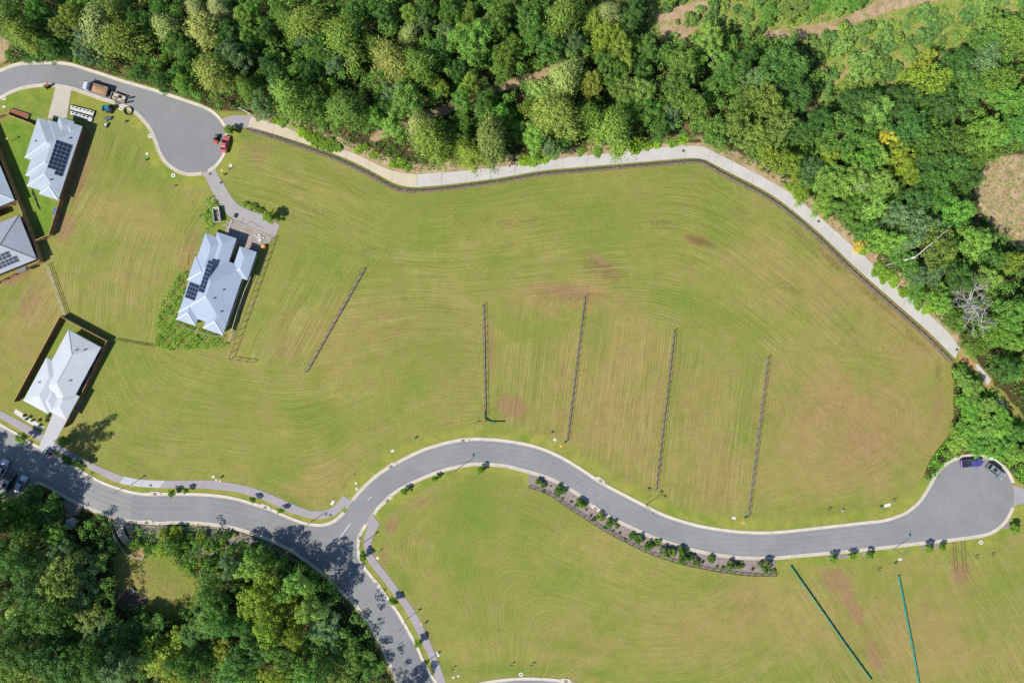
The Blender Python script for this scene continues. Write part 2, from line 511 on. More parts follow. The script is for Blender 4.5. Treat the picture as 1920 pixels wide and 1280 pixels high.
# ------------------------------------------------------------------ the ground: one sheet to the horizon
def make_ground():
    fx = np.arange(-150, 150.01, 0.65)
    fy = np.arange(-104, 104.01, 0.65)
    far = np.array([12., 40., 120., 350., 900., 2200.])
    xs = np.concatenate([fx[0] - far[::-1], fx, fx[-1] + far])
    ys = np.concatenate([fy[0] - far[::-1], fy, fy[-1] + far])
    Xw, Yw = np.meshgrid(xs, ys)
    PX, PY = Xw / S + 960, 640 - Yw / S
    nx, ny = len(xs), len(ys)
    co = np.stack([Xw, Yw, np.zeros_like(Xw)], -1).reshape(-1, 3)
    me = bpy.data.meshes.new('ground')
    idx = np.arange(nx * ny).reshape(ny, nx)
    quads = np.stack([idx[:-1, :-1], idx[:-1, 1:], idx[1:, 1:], idx[1:, :-1]], -1).reshape(-1, 4)
    me.vertices.add(len(co)); me.vertices.foreach_set('co', co.ravel())
    me.loops.add(quads.size); me.loops.foreach_set('vertex_index', quads.ravel().astype(np.int32))
    me.polygons.add(len(quads))
    me.polygons.foreach_set('loop_start', np.arange(0, quads.size, 4, dtype=np.int32))
    me.polygons.foreach_set('loop_total', np.full(len(quads), 4, np.int32))
    me.update()

    def P(poly): return inpoly(poly, PX, PY).astype(float)
    forest = np.maximum(P(FOREST_TOP) - P(SCRUB), 0)
    forest = np.maximum(forest, np.maximum(P(FOREST_SW) - P(CLEARING), 0))
    forest = np.maximum(forest, P(HEDGE))
    out = (np.abs(PX - 960) > 1050) | (np.abs(PY - 640) > 740)
    forest = np.where(out & (PY < 200), 1.0, forest)
    scrub = P(SCRUB)
    dirt = np.maximum.reduce([P(DIRT_TRACK), P(DIRT_A), P(DIRT_B), P(DIRT_C), (dist_line(TRAIL, PX, PY) < 9) * 0.9])
    forest = blur(forest, 1); dirt = np.maximum(blur(dirt * (1 - P(DIRT_B)), 1), blur(P(DIRT_B), 4)); scrub = blur(scrub, 2)
    kerbd = np.minimum.reduce([dist_line(l, PX, PY) for l in (MA_N, MA_N2, MA_S, MA_S2, UP_S, UP_C, UP_C2)])
    verge = np.clip(1.25 - kerbd / 34.0, 0, 1)
    inside_s = P([(700, 965)] + MA_S[::-1] + [(1900, 1010), (1990, 1300), (850, 1300)] + MA_S2[::-1])
    verge = np.where(inside_s > 0, np.clip(1.2 - kerbd / 30.0, 0, 1), verge)
    lush = np.maximum.reduce([P(LAWN1), P([(0, 168), (60, 160), (104, 163), (92, 218), (60, 225), (0, 200)]) * 0.45, P(YARD3) * 0.6, P(CLEARING) * 0.0])
    lush = blur(lush, 1)

    def blobs(lst):
        a = np.zeros_like(PX)
        for x, y, rx, ry, rot, k in lst:
            c, s = math.cos(math.radians(rot)), math.sin(math.radians(rot))
            u = ((PX - x) * c + (PY - y) * s) / rx
            v = (-(PX - x) * s + (PY - y) * c) / ry
            a = np.maximum(a, k * np.exp(-(u * u + v * v)))
        return a
    dry = blobs([(960, 762, 34, 26, 20, 1), (1060, 545, 90, 20, 5, .8), (1130, 500, 60, 22, 40, .7), (1310, 452, 34, 12, 15, .9), (1570, 1090, 40, 26, 35, .95), (1600, 1140, 16, 50, -30, .9), (1640, 1230, 20, 50, -25, .8),
                 (1620, 830, 130, 75, 10, .5), (1540, 760, 120, 70, 0, .45), (1400, 1130, 100, 60, 20, .45), (150, 330, 20, 70, 15, .8), (122, 425, 20, 30, 20, 1), (160, 260, 14, 40, 15, .7), (355, 470, 26, 70, 15, .55),
                 (540, 650, 60, 40, 0, .5), (480, 285, 45, 40, 30, .55), (890, 1020, 22, 18, 0, .2), (735, 985, 18, 22, 30, .8), (790, 940, 40, 14, -25, .6), (1310, 800, 30, 90, 8, .4), (1180, 900, 40, 18, 25, .4), (1130, 790, 30, 60, 10, .45),
                 (1350, 930, 50, 26, 5, .5), (60, 560, 40, 60, 30, .6), (30, 520, 40, 14, -25, .9), (1600, 640, 60, 26, 30, .4), (1760, 760, 18, 70, 0, .55), (1690, 590, 70, 26, 45, .45), (1560, 480, 90, 18, 42, .5), (740, 600, 50, 60, 30, .35),
                 (920, 650, 12, 90, 0, .6), (300, 400, 40, 70, 10, .3), (1800, 1075, 26, 30, 0, .8), (800, 1190, 14, 60, -20, .6), (720, 1040, 10, 40, 0, .6), (620, 870, 60, 30, -30, .35), (230, 760, 50, 50, 0, .3), (1450, 700, 30, 120, 8, .35), (1690, 1180, 60, 30, 60, .3), (1240, 1160, 90, 40, 10, .35), (1100, 1180, 50, 20, 0, .4)])
    dry = np.maximum(dry, blur(P(CLEARING), 4) * 0.42)
    green = blobs([(470, 260, 30, 16, 25, .9), (620, 330, 110, 18, 25, .7), (900, 370, 160, 30, -5, .7), (1300, 340, 120, 22, 5, .6), (1270, 400, 120, 40, 5, .5), (1290, 575, 90, 26, 20, .7), (980, 500, 100, 26, 0, .4), (560, 420, 120, 60, 10, .4), (1150, 420, 120, 60, 0, .35),
                   (230, 300, 90, 60, 20, .5), (1010, 660, 30, 50, 0, .5), (820, 650, 60, 70, 0, .5), (420, 760, 120, 60, 0, .4), (600, 780, 120, 40, 10, .4), (270, 830, 40, 30, 0, .7), (880, 960, 90, 50, -30, .7), (1000, 950, 120, 40, 10, .5), (900, 1100, 120, 80, 0, .45), (1060, 1210, 60, 14, 10, .7),
                   (1260, 760, 14, 110, 8, .5), (1400, 740, 16, 90, 8, .55), (1120, 640, 20, 80, 8, .4), (1860, 1130, 80, 60, 0, .4), (1600, 960, 120, 14, -5, .7), (1240, 950, 90, 16, 25, .8), (550, 940, 50, 10, 25, 1), (260, 870, 60, 8, 30, .8), (960, 1255, 120, 10, 0, .9), (1120, 1262, 40, 8, 15, .9), (310, 1075, 40, 22, 30, .8), (260, 1050, 30, 16, 0, .7), (345, 1120, 14, 26, 0, .5), (760, 1090, 12, 60, -35, .5)])
    tan = blobs([(1600, 800, 190, 140, 0, .85), (1180, 760, 240, 150, 0, .65), (1350, 880, 120, 90, 0, .6), (1060, 560, 140, 36, 0, .7), (1500, 540, 130, 50, 30, .5), (1700, 640, 90, 60, 45, .7), (860, 690, 60, 90, 0, .5), (1700, 1190, 260, 110, 0, .55), (1350, 1180, 180, 80, 0, .4), (720, 620, 120, 80, 0, .4), (600, 640, 90, 60, 0, .4), (1620, 560, 120, 60, 40, .5), (60, 620, 80, 90, 0, .5), (250, 500, 80, 110, 0, .3), (1100, 1200, 120, 50, 0, .35), (620, 900, 90, 50, -20, .35), (160, 330, 40, 100, 15, .5)])
    stain = blobs([(1312, 452, 34, 10, 20, 1), (1240, 418, 40, 14, 10, .6), (1500, 440, 60, 10, 42, .7), (1560, 490, 50, 9, 42, .8), (1640, 560, 70, 10, 42, .8), (1720, 640, 50, 10, 45, .7), (1130, 505, 50, 18, 20, .8), (1060, 560, 70, 12, -4, .5), (1480, 540, 60, 16, 20, .5), (1180, 600, 40, 12, 20, .4), (600, 400, 80, 12, 20, .4), (700, 470, 60, 14, 10, .5), (1390, 400, 40, 14, 30, .6), (1460, 360, 50, 10, 38, .5), (1600, 620, 80, 12, 30, .5), (760, 560, 30, 12, 0, .5), (950, 420, 120, 14, -6, .5), (1760, 700, 10, 50, 0, .6), (760, 1020, 16, 40, 10, .5), (900, 1010, 40, 8, -30, .4), (940, 1180, 60, 8, 10, .4), (560, 860, 60, 8, 15, .4), (250, 880, 30, 6, 25, .6), (1240, 1100, 70, 12, 15, .35)])
    pe = np.where(inpoly(FOREST_TOP, PX, PY + 3) | (dist_line(PATH_N, PX, PY) < 9), np.clip(1.5 - dist_line(PATH_N, PX, PY) / 22.0, 0, 1), 0) * .75
    dirt = np.maximum(dirt, pe)
    # mowing rows: a height line field for every lot
    phase = np.zeros_like(PX)
    stripe = np.zeros_like(PX)

    def soft(line, p=0.03):
        pts = np.array(catmull(line, 30))
        acc = np.zeros_like(PX)
        for x, y in pts:
            acc += 1.0 / (np.hypot(PX - x, PY - y) + 8) ** 4
        return (acc / len(pts)) ** (-0.25)
    lower = soft([(440, 260)] + PATH_FENCE + [(1786, 800)]) * 1.0
    field1 = P([(430, 240)] + PATH_FENCE + [(1790, 800), (1740, 900), (1450, 1000), (1440, 660), (1262, 615), (1094, 550), (905, 565), (683, 500), (520, 440), (440, 370), (400, 330)])
    ph1 = lower
    rightc = soft([(1560, 640), (1680, 650), (1770, 700), (1785, 800), (1730, 890), (1600, 960), (1450, 975)]) * 1.1
    q = P([(1440, 668), (1600, 640), (1790, 690), (1800, 900), (1700, 980), (1400, 1000)])
    lots = P([(905, 568), (1094, 552), (1262, 616), (1440, 668), (1400, 990), (1220, 945), (1060, 860), (905, 800)])
    phl = PX + 0.125 * (PY - 700)
    fieldm = P([(100, 640), (430, 650), (440, 680), (575, 700), (683, 505), (905, 568), (905, 810), (700, 880), (600, 950), (300, 895), (170, 860), (130, 790)])
    phm = soft([(110, 650), (130, 780), (170, 858), (300, 893), (440, 905), (600, 950), (700, 882), (800, 838), (905, 815)]) * 1.1
    lot2 = P([(515, 445), (690, 500), (575, 700), (435, 675)])
    ph2 = PX * 0.87 + PY * 0.49
    tl = P([(170, 220), (310, 300), (400, 350), (380, 430), (345, 520), (290, 640), (220, 640), (130, 580), (85, 490), (105, 440)])
    phtl = PX * 0.93 + PY * 0.30 + 14 * np.sin(PY / 60.0)
    fl = P([(0, 520), (85, 490), (130, 590), (30, 760), (0, 770)])
    phfl = PX * 0.87 + PY * 0.49
    fb = inside_s
    phb = soft(MA_S[14:] + MA_S2[:14]) * 1.1
    phr = PX * 0.86 - PY * 0.5
    for m, f, k in ((field1, ph1, 1.0), (q, rightc, .45), (lots, phl, .9), (fieldm, phm, .8), (lot2, ph2, 1.0), (tl, phtl, .9), (fl, phfl, .8), (fb, np.where(PX > 1480, phr, phb), .6)):
        w = m > 0
        phase[w] = f[w] * S
        stripe[w] = k
    stripe = blur(stripe, 2) * np.clip(1.2 - verge * 1.1, 0, 1) * (1 - forest)

    def fattr(name, a):
        at = me.attributes.new(name, 'FLOAT', 'POINT')
        at.data.foreach_set('value', a.astype(np.float32).ravel())
    for nme, a in (('forest', forest), ('dirt', dirt), ('scrub', scrub), ('verge', verge), ('lush', lush), ('dry', np.clip(dry, 0, 1)), ('green', np.clip(green, 0, 1)), ('stain', np.clip(stain, 0, 1)), ('tan', np.clip(tan, 0, 1)), ('phase', phase), ('stripe', stripe)):
        fattr(nme, a)

    t = NT('mown_grass')
    pos = t.pos()
    fa = lambda n: t.attr(n).outputs['Fac']
    big = t.noise(pos, 0.055, 4, 0.6)
    mid = t.noise(pos, 0.35, 4, 0.6)
    fine = t.noise(pos, 2.2, 3, 0.7)
    grain = t.noise(pos, 6.0, 2, 0.7)
    # rows left by the mower
    sep = t.n('ShaderNodeSeparateXYZ'); t.l(pos, sep.inputs[0])
    comb = t.n('ShaderNodeCombineXYZ')
    wob = t.noise(pos, 0.12, 2, 0.5)
    ph = t.math('ADD', fa('phase'), t.math('MULTIPLY', wob, 0.9))
    t.l(t.math('MULTIPLY', ph, 1.9), comb.inputs[0])
    t.l(t.math('MULTIPLY', sep.outputs[0], 0.07), comb.inputs[1])
    t.l(t.math('MULTIPLY', sep.outputs[1], 0.07), comb.inputs[2])
    rows = t.noise(comb.outputs[0], 1.0, 2, 0.65)
    stripe_a = t.math('MULTIPLY', fa('stripe'), t.ramp(t.noise(pos, 0.045, 3, 0.6), 0.38, 0.62, 0.2, 1.0))
    wav = t.math('SINE', t.math('MULTIPLY', ph, 9.2))
    thin = t.math('MULTIPLY', t.ramp(wav, 0.35, 0.95), t.math('MULTIPLY', stripe_a, t.ramp(rows, 0.42, 0.62)))
    thind = t.math('MULTIPLY', t.ramp(wav, -0.2, -0.9), t.math('MULTIPLY', stripe_a, t.ramp(rows, 0.6, 0.38)))
    straw = A(202, 190, 128)
    greenc, brown = A(118, 140, 54), A(163, 130, 94)
    c = t.mix(t.ramp(big, 0.38, 0.62), A(136, 149, 64), A(167, 155, 86))
    c = t.mix(t.ramp(t.noise(pos, 0.028, 3, 0.6), 0.5, 0.66, 0, .55), c, A(126, 147, 58))
    c = t.mix(t.math('MULTIPLY', fa('tan'), t.ramp(t.noise(pos, 0.11, 5, 0.7), 0.32, 0.6, 0.35, 1.25)), c, A(174, 145, 94))
    c = t.mix(t.ramp(t.noise(pos, 0.16, 4, 0.65), 0.52, 0.68, 0, .5), c, A(168, 148, 94))
    c = t.mix(t.math('MULTIPLY', fa('green'), t.ramp(mid, 0.25, 0.6, 0.35, 1.0)), c, greenc)
    ragged = t.math('ADD', fa('dry'), t.math('MULTIPLY', t.math('SUBTRACT', t.noise(pos, 1.1, 5, 0.75), 0.5), 1.5))
    c = t.mix(t.ramp(ragged, 0.32, 0.72, 0, .9), c, brown)
    rag2 = t.math('ADD', fa('stain'), t.math('MULTIPLY', t.math('SUBTRACT', t.noise(pos, 0.9, 5, 0.75), 0.5), 1.6))
    c = t.mix(t.ramp(rag2, 0.32, 0.8, 0, .75), c, A(128, 112, 66))
    lightrow = t.math('MULTIPLY', t.ramp(rows, 0.55, 0.74), stripe_a)
    darkrow = t.math('MULTIPLY', t.ramp(rows, 0.46, 0.28), stripe_a)
    c = t.mix(t.math('MULTIPLY', lightrow, 0.22), c, straw)
    c = t.mix(t.math('MULTIPLY', darkrow, 0.35), c, A(104, 118, 46))
    c = t.mix(t.math('MULTIPLY', thin, 0.36), c, A(210, 196, 138))
    c = t.mix(t.math('MULTIPLY', thind, 0.34), c, A(98, 112, 44))
    spots_ = t.noise(pos, 1.1, 3, 0.6)
    c = t.mix(t.ramp(spots_, 0.63, 0.72, 0, .6), c, A(96, 124, 44))
    c = t.mix(t.ramp(spots_, 0.36, 0.29, 0, .6), c, A(186, 166, 112))
    # verge grass by the kerbs
    vg = t.mix(t.ramp(mid, 0.3, 0.7), A(146, 154, 66), A(172, 166, 80))
    vg = t.mix(t.ramp(t.noise(pos, 0.16, 3), 0.5, 0.7), vg, A(122, 152, 52))
    c = t.mix(t.math('MULTIPLY', t.ramp(t.math('ADD', fa('verge'), t.math('MULTIPLY', t.math('SUBTRACT', mid, 0.5), 0.5)), 0.25, 0.7), 0.8), c, vg)
    lw = t.mix(t.ramp(mid, 0.3, 0.7), A(108, 142, 50), A(134, 156, 60))
    c = t.mix(fa('lush'), c, lw)
    # scrub and forest floor, bare earth
    sc = t.mix(t.ramp(t.noise(pos, 0.30, 4, 0.65), 0.36, 0.62), A(184, 166, 108), A(138, 162, 70))
    sc = t.mix(t.ramp(mid, 0.55, 0.7), sc, A(110, 150, 50))
    c = t.mix(fa('scrub'), c, sc)
    ff = t.mix(t.ramp(t.noise(pos, 0.4, 4, 0.65), 0.42, 0.62), A(92, 76, 54), A(70, 78, 36))
    ff = t.mix(t.ramp(t.noise(pos, 0.13, 3, 0.6), 0.56, 0.7), ff, A(150, 116, 88))
    c = t.mix(t.ramp(t.math('ADD', fa('forest'), t.math('MULTIPLY', t.math('SUBTRACT', mid, 0.5), 0.6)), 0.35, 0.6), c, ff)
    er = t.mix(t.ramp(mid, 0.3, 0.7), A(188, 152, 122), A(206, 180, 146))
    er = t.mix(t.ramp(t.noise(pos, 0.6, 4, 0.7), 0.46, 0.62, 0, .85), er, A(152, 148, 86))
    c = t.mix(t.ramp(t.math('ADD', fa('dirt'), t.math('MULTIPLY', t.math('SUBTRACT', mid, 0.5), 0.7)), 0.35, 0.6), c, er)
    # grain
    k = t.ramp(fine, 0.25, 0.75, 0.80, 1.2)
    k = t.math('MULTIPLY', k, t.ramp(grain, 0.25, 0.75, 0.78, 1.22))
    k = t.math('MULTIPLY', k, t.ramp(mid, 0.25, 0.75, 0.9, 1.1))
    hs = t.n('ShaderNodeVectorMath'); hs.operation = 'SCALE'
    t.l(c, hs.inputs[0]); t.l(k, hs.inputs['Scale'])
    bump = t.noise(pos, 2.4, 3, 0.75)
    t.bsdf(hs.outputs[0], 0.95, 0.0, bump, 0.55, 0.16, spec=0.08)
    me.materials.append(t.mat)
    o = bpy.data.objects.new('ground', me)
    link(o)
    o['kind'] = 'structure'
    o['label'] = 'mown olive grass lots with dry patches and mower rows'
    return o


make_ground()

# ------------------------------------------------------------------ road surfaces
def asphalt(name, c):
    t = NT(name)
    p = t.pos()
    n1 = t.noise(p, 0.07, 4, 0.6); n2 = t.noise(p, 0.8, 4, 0.65); n3 = t.noise(p, 7.0, 3, 0.7)
    dk = tuple(x * 0.86 for x in c[:3]) + (1,)
    lt = tuple(x * 1.12 for x in c[:3]) + (1,)
    col = t.mix(t.ramp(n1, 0.3, 0.7), dk, lt)
    col = t.mix(t.ramp(n2, 0.35, 0.75, 0, .6), col, dk)
    col = t.mix(t.ramp(t.noise(p, 0.22, 5, 0.7), 0.5, 0.66, 0, .6), col, lt)
    col = t.mix(t.ramp(n3, 0.4, 0.75, 0, .3), col, lt)
    st = t.ramp(t.noise(p, 0.35, 5, 0.7), 0.60, 0.72, 0, 0.4)
    col = t.mix(st, col, tuple(x * 0.6 for x in c[:3]) + (1,))
    t.bsdf(col, 0.9, 0, n3, 0.25, 0.02, 0.2)
    return t.mat


ASPH = asphalt('asphalt_grey', A(151, 150, 149))
ASPH_L = asphalt('asphalt_worn', A(162, 161, 158))
ASPH_D = asphalt('asphalt_newer', A(144, 143, 144))
KERB = M('kerb_concrete', A(226, 214, 194), 0.85, 0.14, 0.5, bump=0.15, bscale=9, fine=0.15, obj=False)
CONC_W = M('pale_concrete', A(216, 211, 203), 0.85, 0.09, 0.25, bump=0.2, bscale=8, fine=0.12, obj=False)
CONC_C = M('cream_concrete', A(222, 207, 178), 0.85, 0.06, 0.25, bump=0.2, bscale=8, fine=0.1, obj=False)
CONC_G = M('footpath_concrete', A(178, 171, 172), 0.85, 0.07, 0.35, bump=0.15, bscale=8, fine=0.12, obj=False)
CONC_L = M('new_footpath_concrete', A(206, 204, 206), 0.85, 0.05, 0.35, bump=0.1, bscale=8, fine=0.08, obj=False)
DRIVE = M('driveway_concrete', A(208, 198, 182), 0.85, 0.05, 0.35, bump=0.1, bscale=8, fine=0.08, obj=False)
WHITE_P = M('road_paint', A(240, 238, 232), 0.7, 0.08, 2.0, obj=False)
MULCH = M('grey_mulch', A(178, 160, 152), 0.95, 0.25, 1.5, bump=0.7, bscale=6, fine=0.45, obj=False)
MULCH_B = M('brown_mulch', A(156, 134, 112), 0.95, 0.3, 1.2, bump=0.7, bscale=6, fine=0.5, obj=False)
SOIL = M('orange_soil', A(206, 160, 110), 0.95, 0.18, 0.8, bump=0.5, bscale=5, fine=0.3, obj=False)
GRATE = M('dark_iron', A(88, 86, 88), 0.6, 0.2, 4)

sm = lambda pts, st=6: catmull(pts, st)
mb = MB(); mb.sheet(g(sm(MA_N + MA_N2 + MA_E + MA_S + MA_S2) + sm(MA_W)), 0.020)
main_road = struct('main_road', mb, ASPH, label='grey asphalt road winding through the lots to a turning circle')
mb = MB(); mb.sheet(g([p for p in sm(MA_N) if p[0] <= 250] + [(250, 927), (245, 974)] + [p for p in sm(MA_W) if p[0] <= 244]), 0.026)
mb.build('worn_asphalt', ASPH_L, main_road)
mb = MB(); mb.sheet(g([(771, 1199)] + [p for p in sm(MA_S2) if p[1] > 1200] + [p for p in sm(MA_W) if p[1] > 1224 ] + [(725, 1224)]), 0.026)
mb.build('newer_asphalt', ASPH_D, main_road)
mb = MB(); mb.sheet(g(sm(UP_N + UP_C + UP_C2 + UP_S)), 0.020)
upper_road = struct('upper_road', mb, ASPH, label='grey asphalt road curving into the top left turning circle')
mb = MB(); mb.sheet(g(sm([(860, 1292), (915, 1281), (960, 1275.5), (996, 1274.5), (1040, 1277), (1075, 1284), (1110, 1295)]) + [(1150, 1380), (840, 1380)]), 0.020)
lower_road = struct('lower_road', mb, ASPH, label='sliver of asphalt road at the bottom edge')

KP = [(-0.05, 0.026), (0.28, 0.020), (0.52, 0.085), (0.74, 0.10), (0.78, -0.02)]


def kerb(name, pts, side, label):
    L = g(sm(pts, 5))
    mb = MB(); ribbon(mb, L, KP, side)
    o = struct(name, mb, KERB, label=label)
    return o, L


K1, L_MAN = kerb('kerb', MA_N, 1, 'cream concrete kerb along the north side of the road, left stretch')
K2, L_MAN2 = kerb('kerb', MA_N2, 1, 'cream concrete kerb along the north side of the bend and turning circle')
K3, L_MAS = kerb('kerb', MA_S, 1, 'cream concrete kerb along the south side of the bend')
K4, L_MAS2 = kerb('kerb', MA_S2, 1, 'cream concrete kerb on the east side of the side street')
K5, L_MAW = kerb('kerb', MA_W, 1, 'cream concrete kerb beside the lower left forest')
K6, L_UPN = kerb('kerb', UP_N, 1, 'cream concrete kerb below the top left forest')
K7, _ = kerb('kerb', UP_C, 1, 'cream concrete kerb behind the red car')
K8, _ = kerb('kerb', UP_C2 + UP_S, 1, 'cream concrete kerb in front of the top left houses')
K9, _ = kerb('kerb', [(860, 1292), (915, 1281), (960, 1275.5), (996, 1274.5), (1040, 1277), (1075, 1284), (1110, 1295)], 1, 'cream concrete kerb at the bottom edge')

# paths, laid as slabs with open joints
def slab_path(name, left, right, mats, length, z, label, lo=0.03):
    a = resample(g(sm(left, 10)), 0.5); b = resample(g(sm(right, 10)), 0.5)
    root = bpy.data.objects.new(name, None); link(root); root['kind'] = 'structure'; root['label'] = label
    La = g(sm(left, 10)); Lb = g(sm(right, 10))
    n = max(1, round((len(a) + len(b)) / 2 * 0.5 / length))
    A_ = resample(La, 0.25); B_ = resample(Lb, 0.25)
    def at(P, t):
        k = t * (len(P) - 1); i = min(int(k), len(P) - 2)
        return P[i].lerp(P[i + 1], k - i)
    for i in range(n):
        t0, t1 = (i + 0.004 * 1) / n, (i + 1 - 0.004) / n
        ts = [t0, (2 * t0 + t1) / 3, (t0 + 2 * t1) / 3, t1]
        pts = [at(A_, q) for q in ts] + [at(B_, q) for q in ts[::-1]]
        m = MB(); m.prism([(p.x, p.y) for p in pts], -0.05, z + random.uniform(-.004, .004))
        mt = mats((i + .5) / n) if callable(mats) else mats
        m.build('slab', mt, root)
    return root


slab_path('concrete_path', PATH_N[:8], PATH_S[:7], CONC_C, 6.0, 0.07, 'cream concrete path below the top forest')
slab_path('concrete_path', PATH_N[7:], PATH_S[6:-1], CONC_W, 6.0, 0.07, 'pale concrete path along the forest edge to the right')
slab_path('footpath', FOOT1_N, FOOT1_S[2:][::-1], lambda t: CONC_L if .445 < t < .54 else CONC_G, 5.2, 0.06, 'grey concrete footpath north of the left road')
slab_path('footpath', FOOT2_R[2:], FOOT2_L[:-1][::-1], CONC_G, 5.2, 0.06, 'grey concrete footpath beside the lower side street')
mb = MB(); mb.sheet(g([(643.6, 928), (654, 935), (663, 937), (651, 955), (646.5, 949), (634, 962), (628, 950), (632, 943.4)]), 0.068); struct('kerb_ramp', mb, CONC_G, label='grey kerb ramp at the top of the left footpath')
mb = MB(); mb.sheet(g([(697, 960), (704, 972), (712.5, 981), (706, 992), (690, 987), (684, 982.5)]), 0.066); struct('kerb_ramp', mb, CONC_G, label='grey kerb ramp at the top of the lower footpath')
mb = MB(); mb.prism(g([(417, 222), (432, 218), (448, 216), (470, 218.5), (465.6, 240), (448, 237), (434, 238), (421, 240)]), -0.02, 0.05); struct('path_apron', mb, CONC_G, label='grey apron linking the turning circle to the cream path')
mb = MB(); mb.prism(g([(1898, 908), (1920, 915), (1990, 930), (1990, 965), (1920, 944), (1906, 946), (1898, 952), (1901, 935), (1901, 920)]), -0.02, 0.05); struct('driveway', mb, CONC_G, label='grey driveway leaving the right turning circle')
mb = MB(); mb.prism(g(catmull([(376, 325), (387, 335), (395, 354), (400, 362), (416, 388), (425, 401), (436, 409)], 6) + [(470, 425), (516, 443), (525, 422.5)] + catmull([(499, 405), (467, 394), (449, 385), (436, 372), (428, 360), (420, 346), (409, 329), (403, 312)], 6) + [(392, 320)]), -0.02, 0.06)
struct('shared_driveway', mb, M('driveway_grey', A(182, 176, 172), 0.85, 0.06, 0.5, bump=0.1, bscale=8, fine=0.1, obj=False), label='grey shared driveway from the turning circle to the middle house')
mb = MB(); mb.prism(g([(105, 161.5), (134.5, 166), (125, 222), (90, 222)]), -0.02, 0.05); struct('driveway', mb, DRIVE, label='beige concrete driveway of the top left house')
mb = MB(); mb.prism(g([(101, 772), (128, 783), (118, 802), (101, 834), (92, 851), (72, 840), (84, 812)]), -0.02, 0.075); struct('driveway', mb, CONC_L, label='white driveway of the lower left house')
mb = MB(); mb.prism(g([(436, 409), (470, 425.5), (516, 443.5), (508, 452), (494, 462), (486, 470), (445, 460), (420, 440), (428, 420)]), -0.02, 0.04); struct('forecourt', mb, M('rough_gravel', A(186, 172, 158), 0.95, 0.2, 0.8, bump=0.5, bscale=5, fine=0.3, obj=False), label='unfinished gravel forecourt of the middle house')
# dirt end of the path
mb = MB(); mb.sheet(g(catmull([(1802, 652), (1812, 664), (1826, 680), (1846, 700), (1858, 714), (1866, 726), (1880, 748), (1893, 772), (1880, 776), (1866, 758), (1850, 728), (1838, 716), (1822, 700), (1812, 686), (1798, 672)], 5, True)), 0.012); dt = struct('dirt_track', mb, SOIL, label='orange dirt track beyond the end of the pale path')
for poly in ([(1828, 681), (1834, 683), (1858, 711), (1852, 722), (1846, 716), (1834, 698)], [(1866, 748), (1876, 744), (1889, 766), (1880, 768), (1874, 762)]):
    m = MB(); m.prism(g(poly), 0, 0.06); m.build('slab', CONC_W, dt)
# painted lines and marks
def strip(a, b, w, z=0.030):
    p, q = W(*a), W(*b)
    d = (q - p).normalized(); s = Vector((-d.y, d.x, 0)) * w / 2
    m = MB(); m.sheet([tuple((p + s).xy), tuple((p - s).xy), tuple((q - s).xy), tuple((q + s).xy)], z)
    return m
for a, b, w in (((656.5, 981.5), (634, 1012), .16), ((649, 1021.5), (651.5, 1024), .32), ((654.5, 1026.5), (658, 1029.6), .32), ((661, 1032), (664.5, 1035.5), .32), ((641, 1016), (644, 1018.5), .3), ((690, 934.6), (692, 936.2), .25), ((694.5, 930.5), (696.5, 932.2), .25)):
    strip(a, b, w).build('lane_marking', WHITE_P, main_road)
WORN = asphalt('asphalt_wheel_path', A(155, 154, 152))
for line, wd in ((MA_N2[3:34], ((-.8, -1.35), (-2.0, -2.5), (-3.1, -3.6), (-4.3, -4.8))), (MA_N[6:20], ((-.9, -1.5), (-2.3, -2.8), (-3.6, -4.2)))):
    for a_, b_ in wd:
        m = MB(); ribbon(m, g(sm(line, 8)), [(b_, .0275), (a_, .0275)], 1); m.build('wheel_path', WORN, main_road)
TYRE = M('tyre_dust', A(170, 168, 163), 0.9, 0.12, 1.5, fine=0.3, bscale=3, obj=False)
for line in ([(1776, 934), (1779, 960), (1781, 1006)], [(1784, 958), (1789, 1006)], [(1790, 950), (1795, 1006)], [(1797, 955), (1802, 1005)], [(1777, 936), (1792, 944), (1815, 950), (1828, 948)], [(1790, 945), (1805, 957), (1826, 960)]):
    m = MB(); ribbon(m, g(catmull(line, 5)), [(-.09, .0285), (.09, .0285)], 1); m.build('tyre_mark', TYRE, main_road)
RUT = M('bare_rut', A(150, 118, 82), 0.95, 0.2, 1.5, fine=0.4, bscale=4, obj=False)
rt = bpy.data.objects.new('wheel_ruts', None); link(rt); rt['kind'] = 'structure'; rt['label'] = 'wheel ruts worn in the verge below the right turning circle'
for x in (1787, 1792, 1803, 1809):
    m = MB(); ribbon(m, g(catmull([(x, 1013), (x + 1, 1040), (x + 4, 1072)], 5)), [(-.16, .006), (.16, .006)], 1); m.build('rut', RUT, rt)

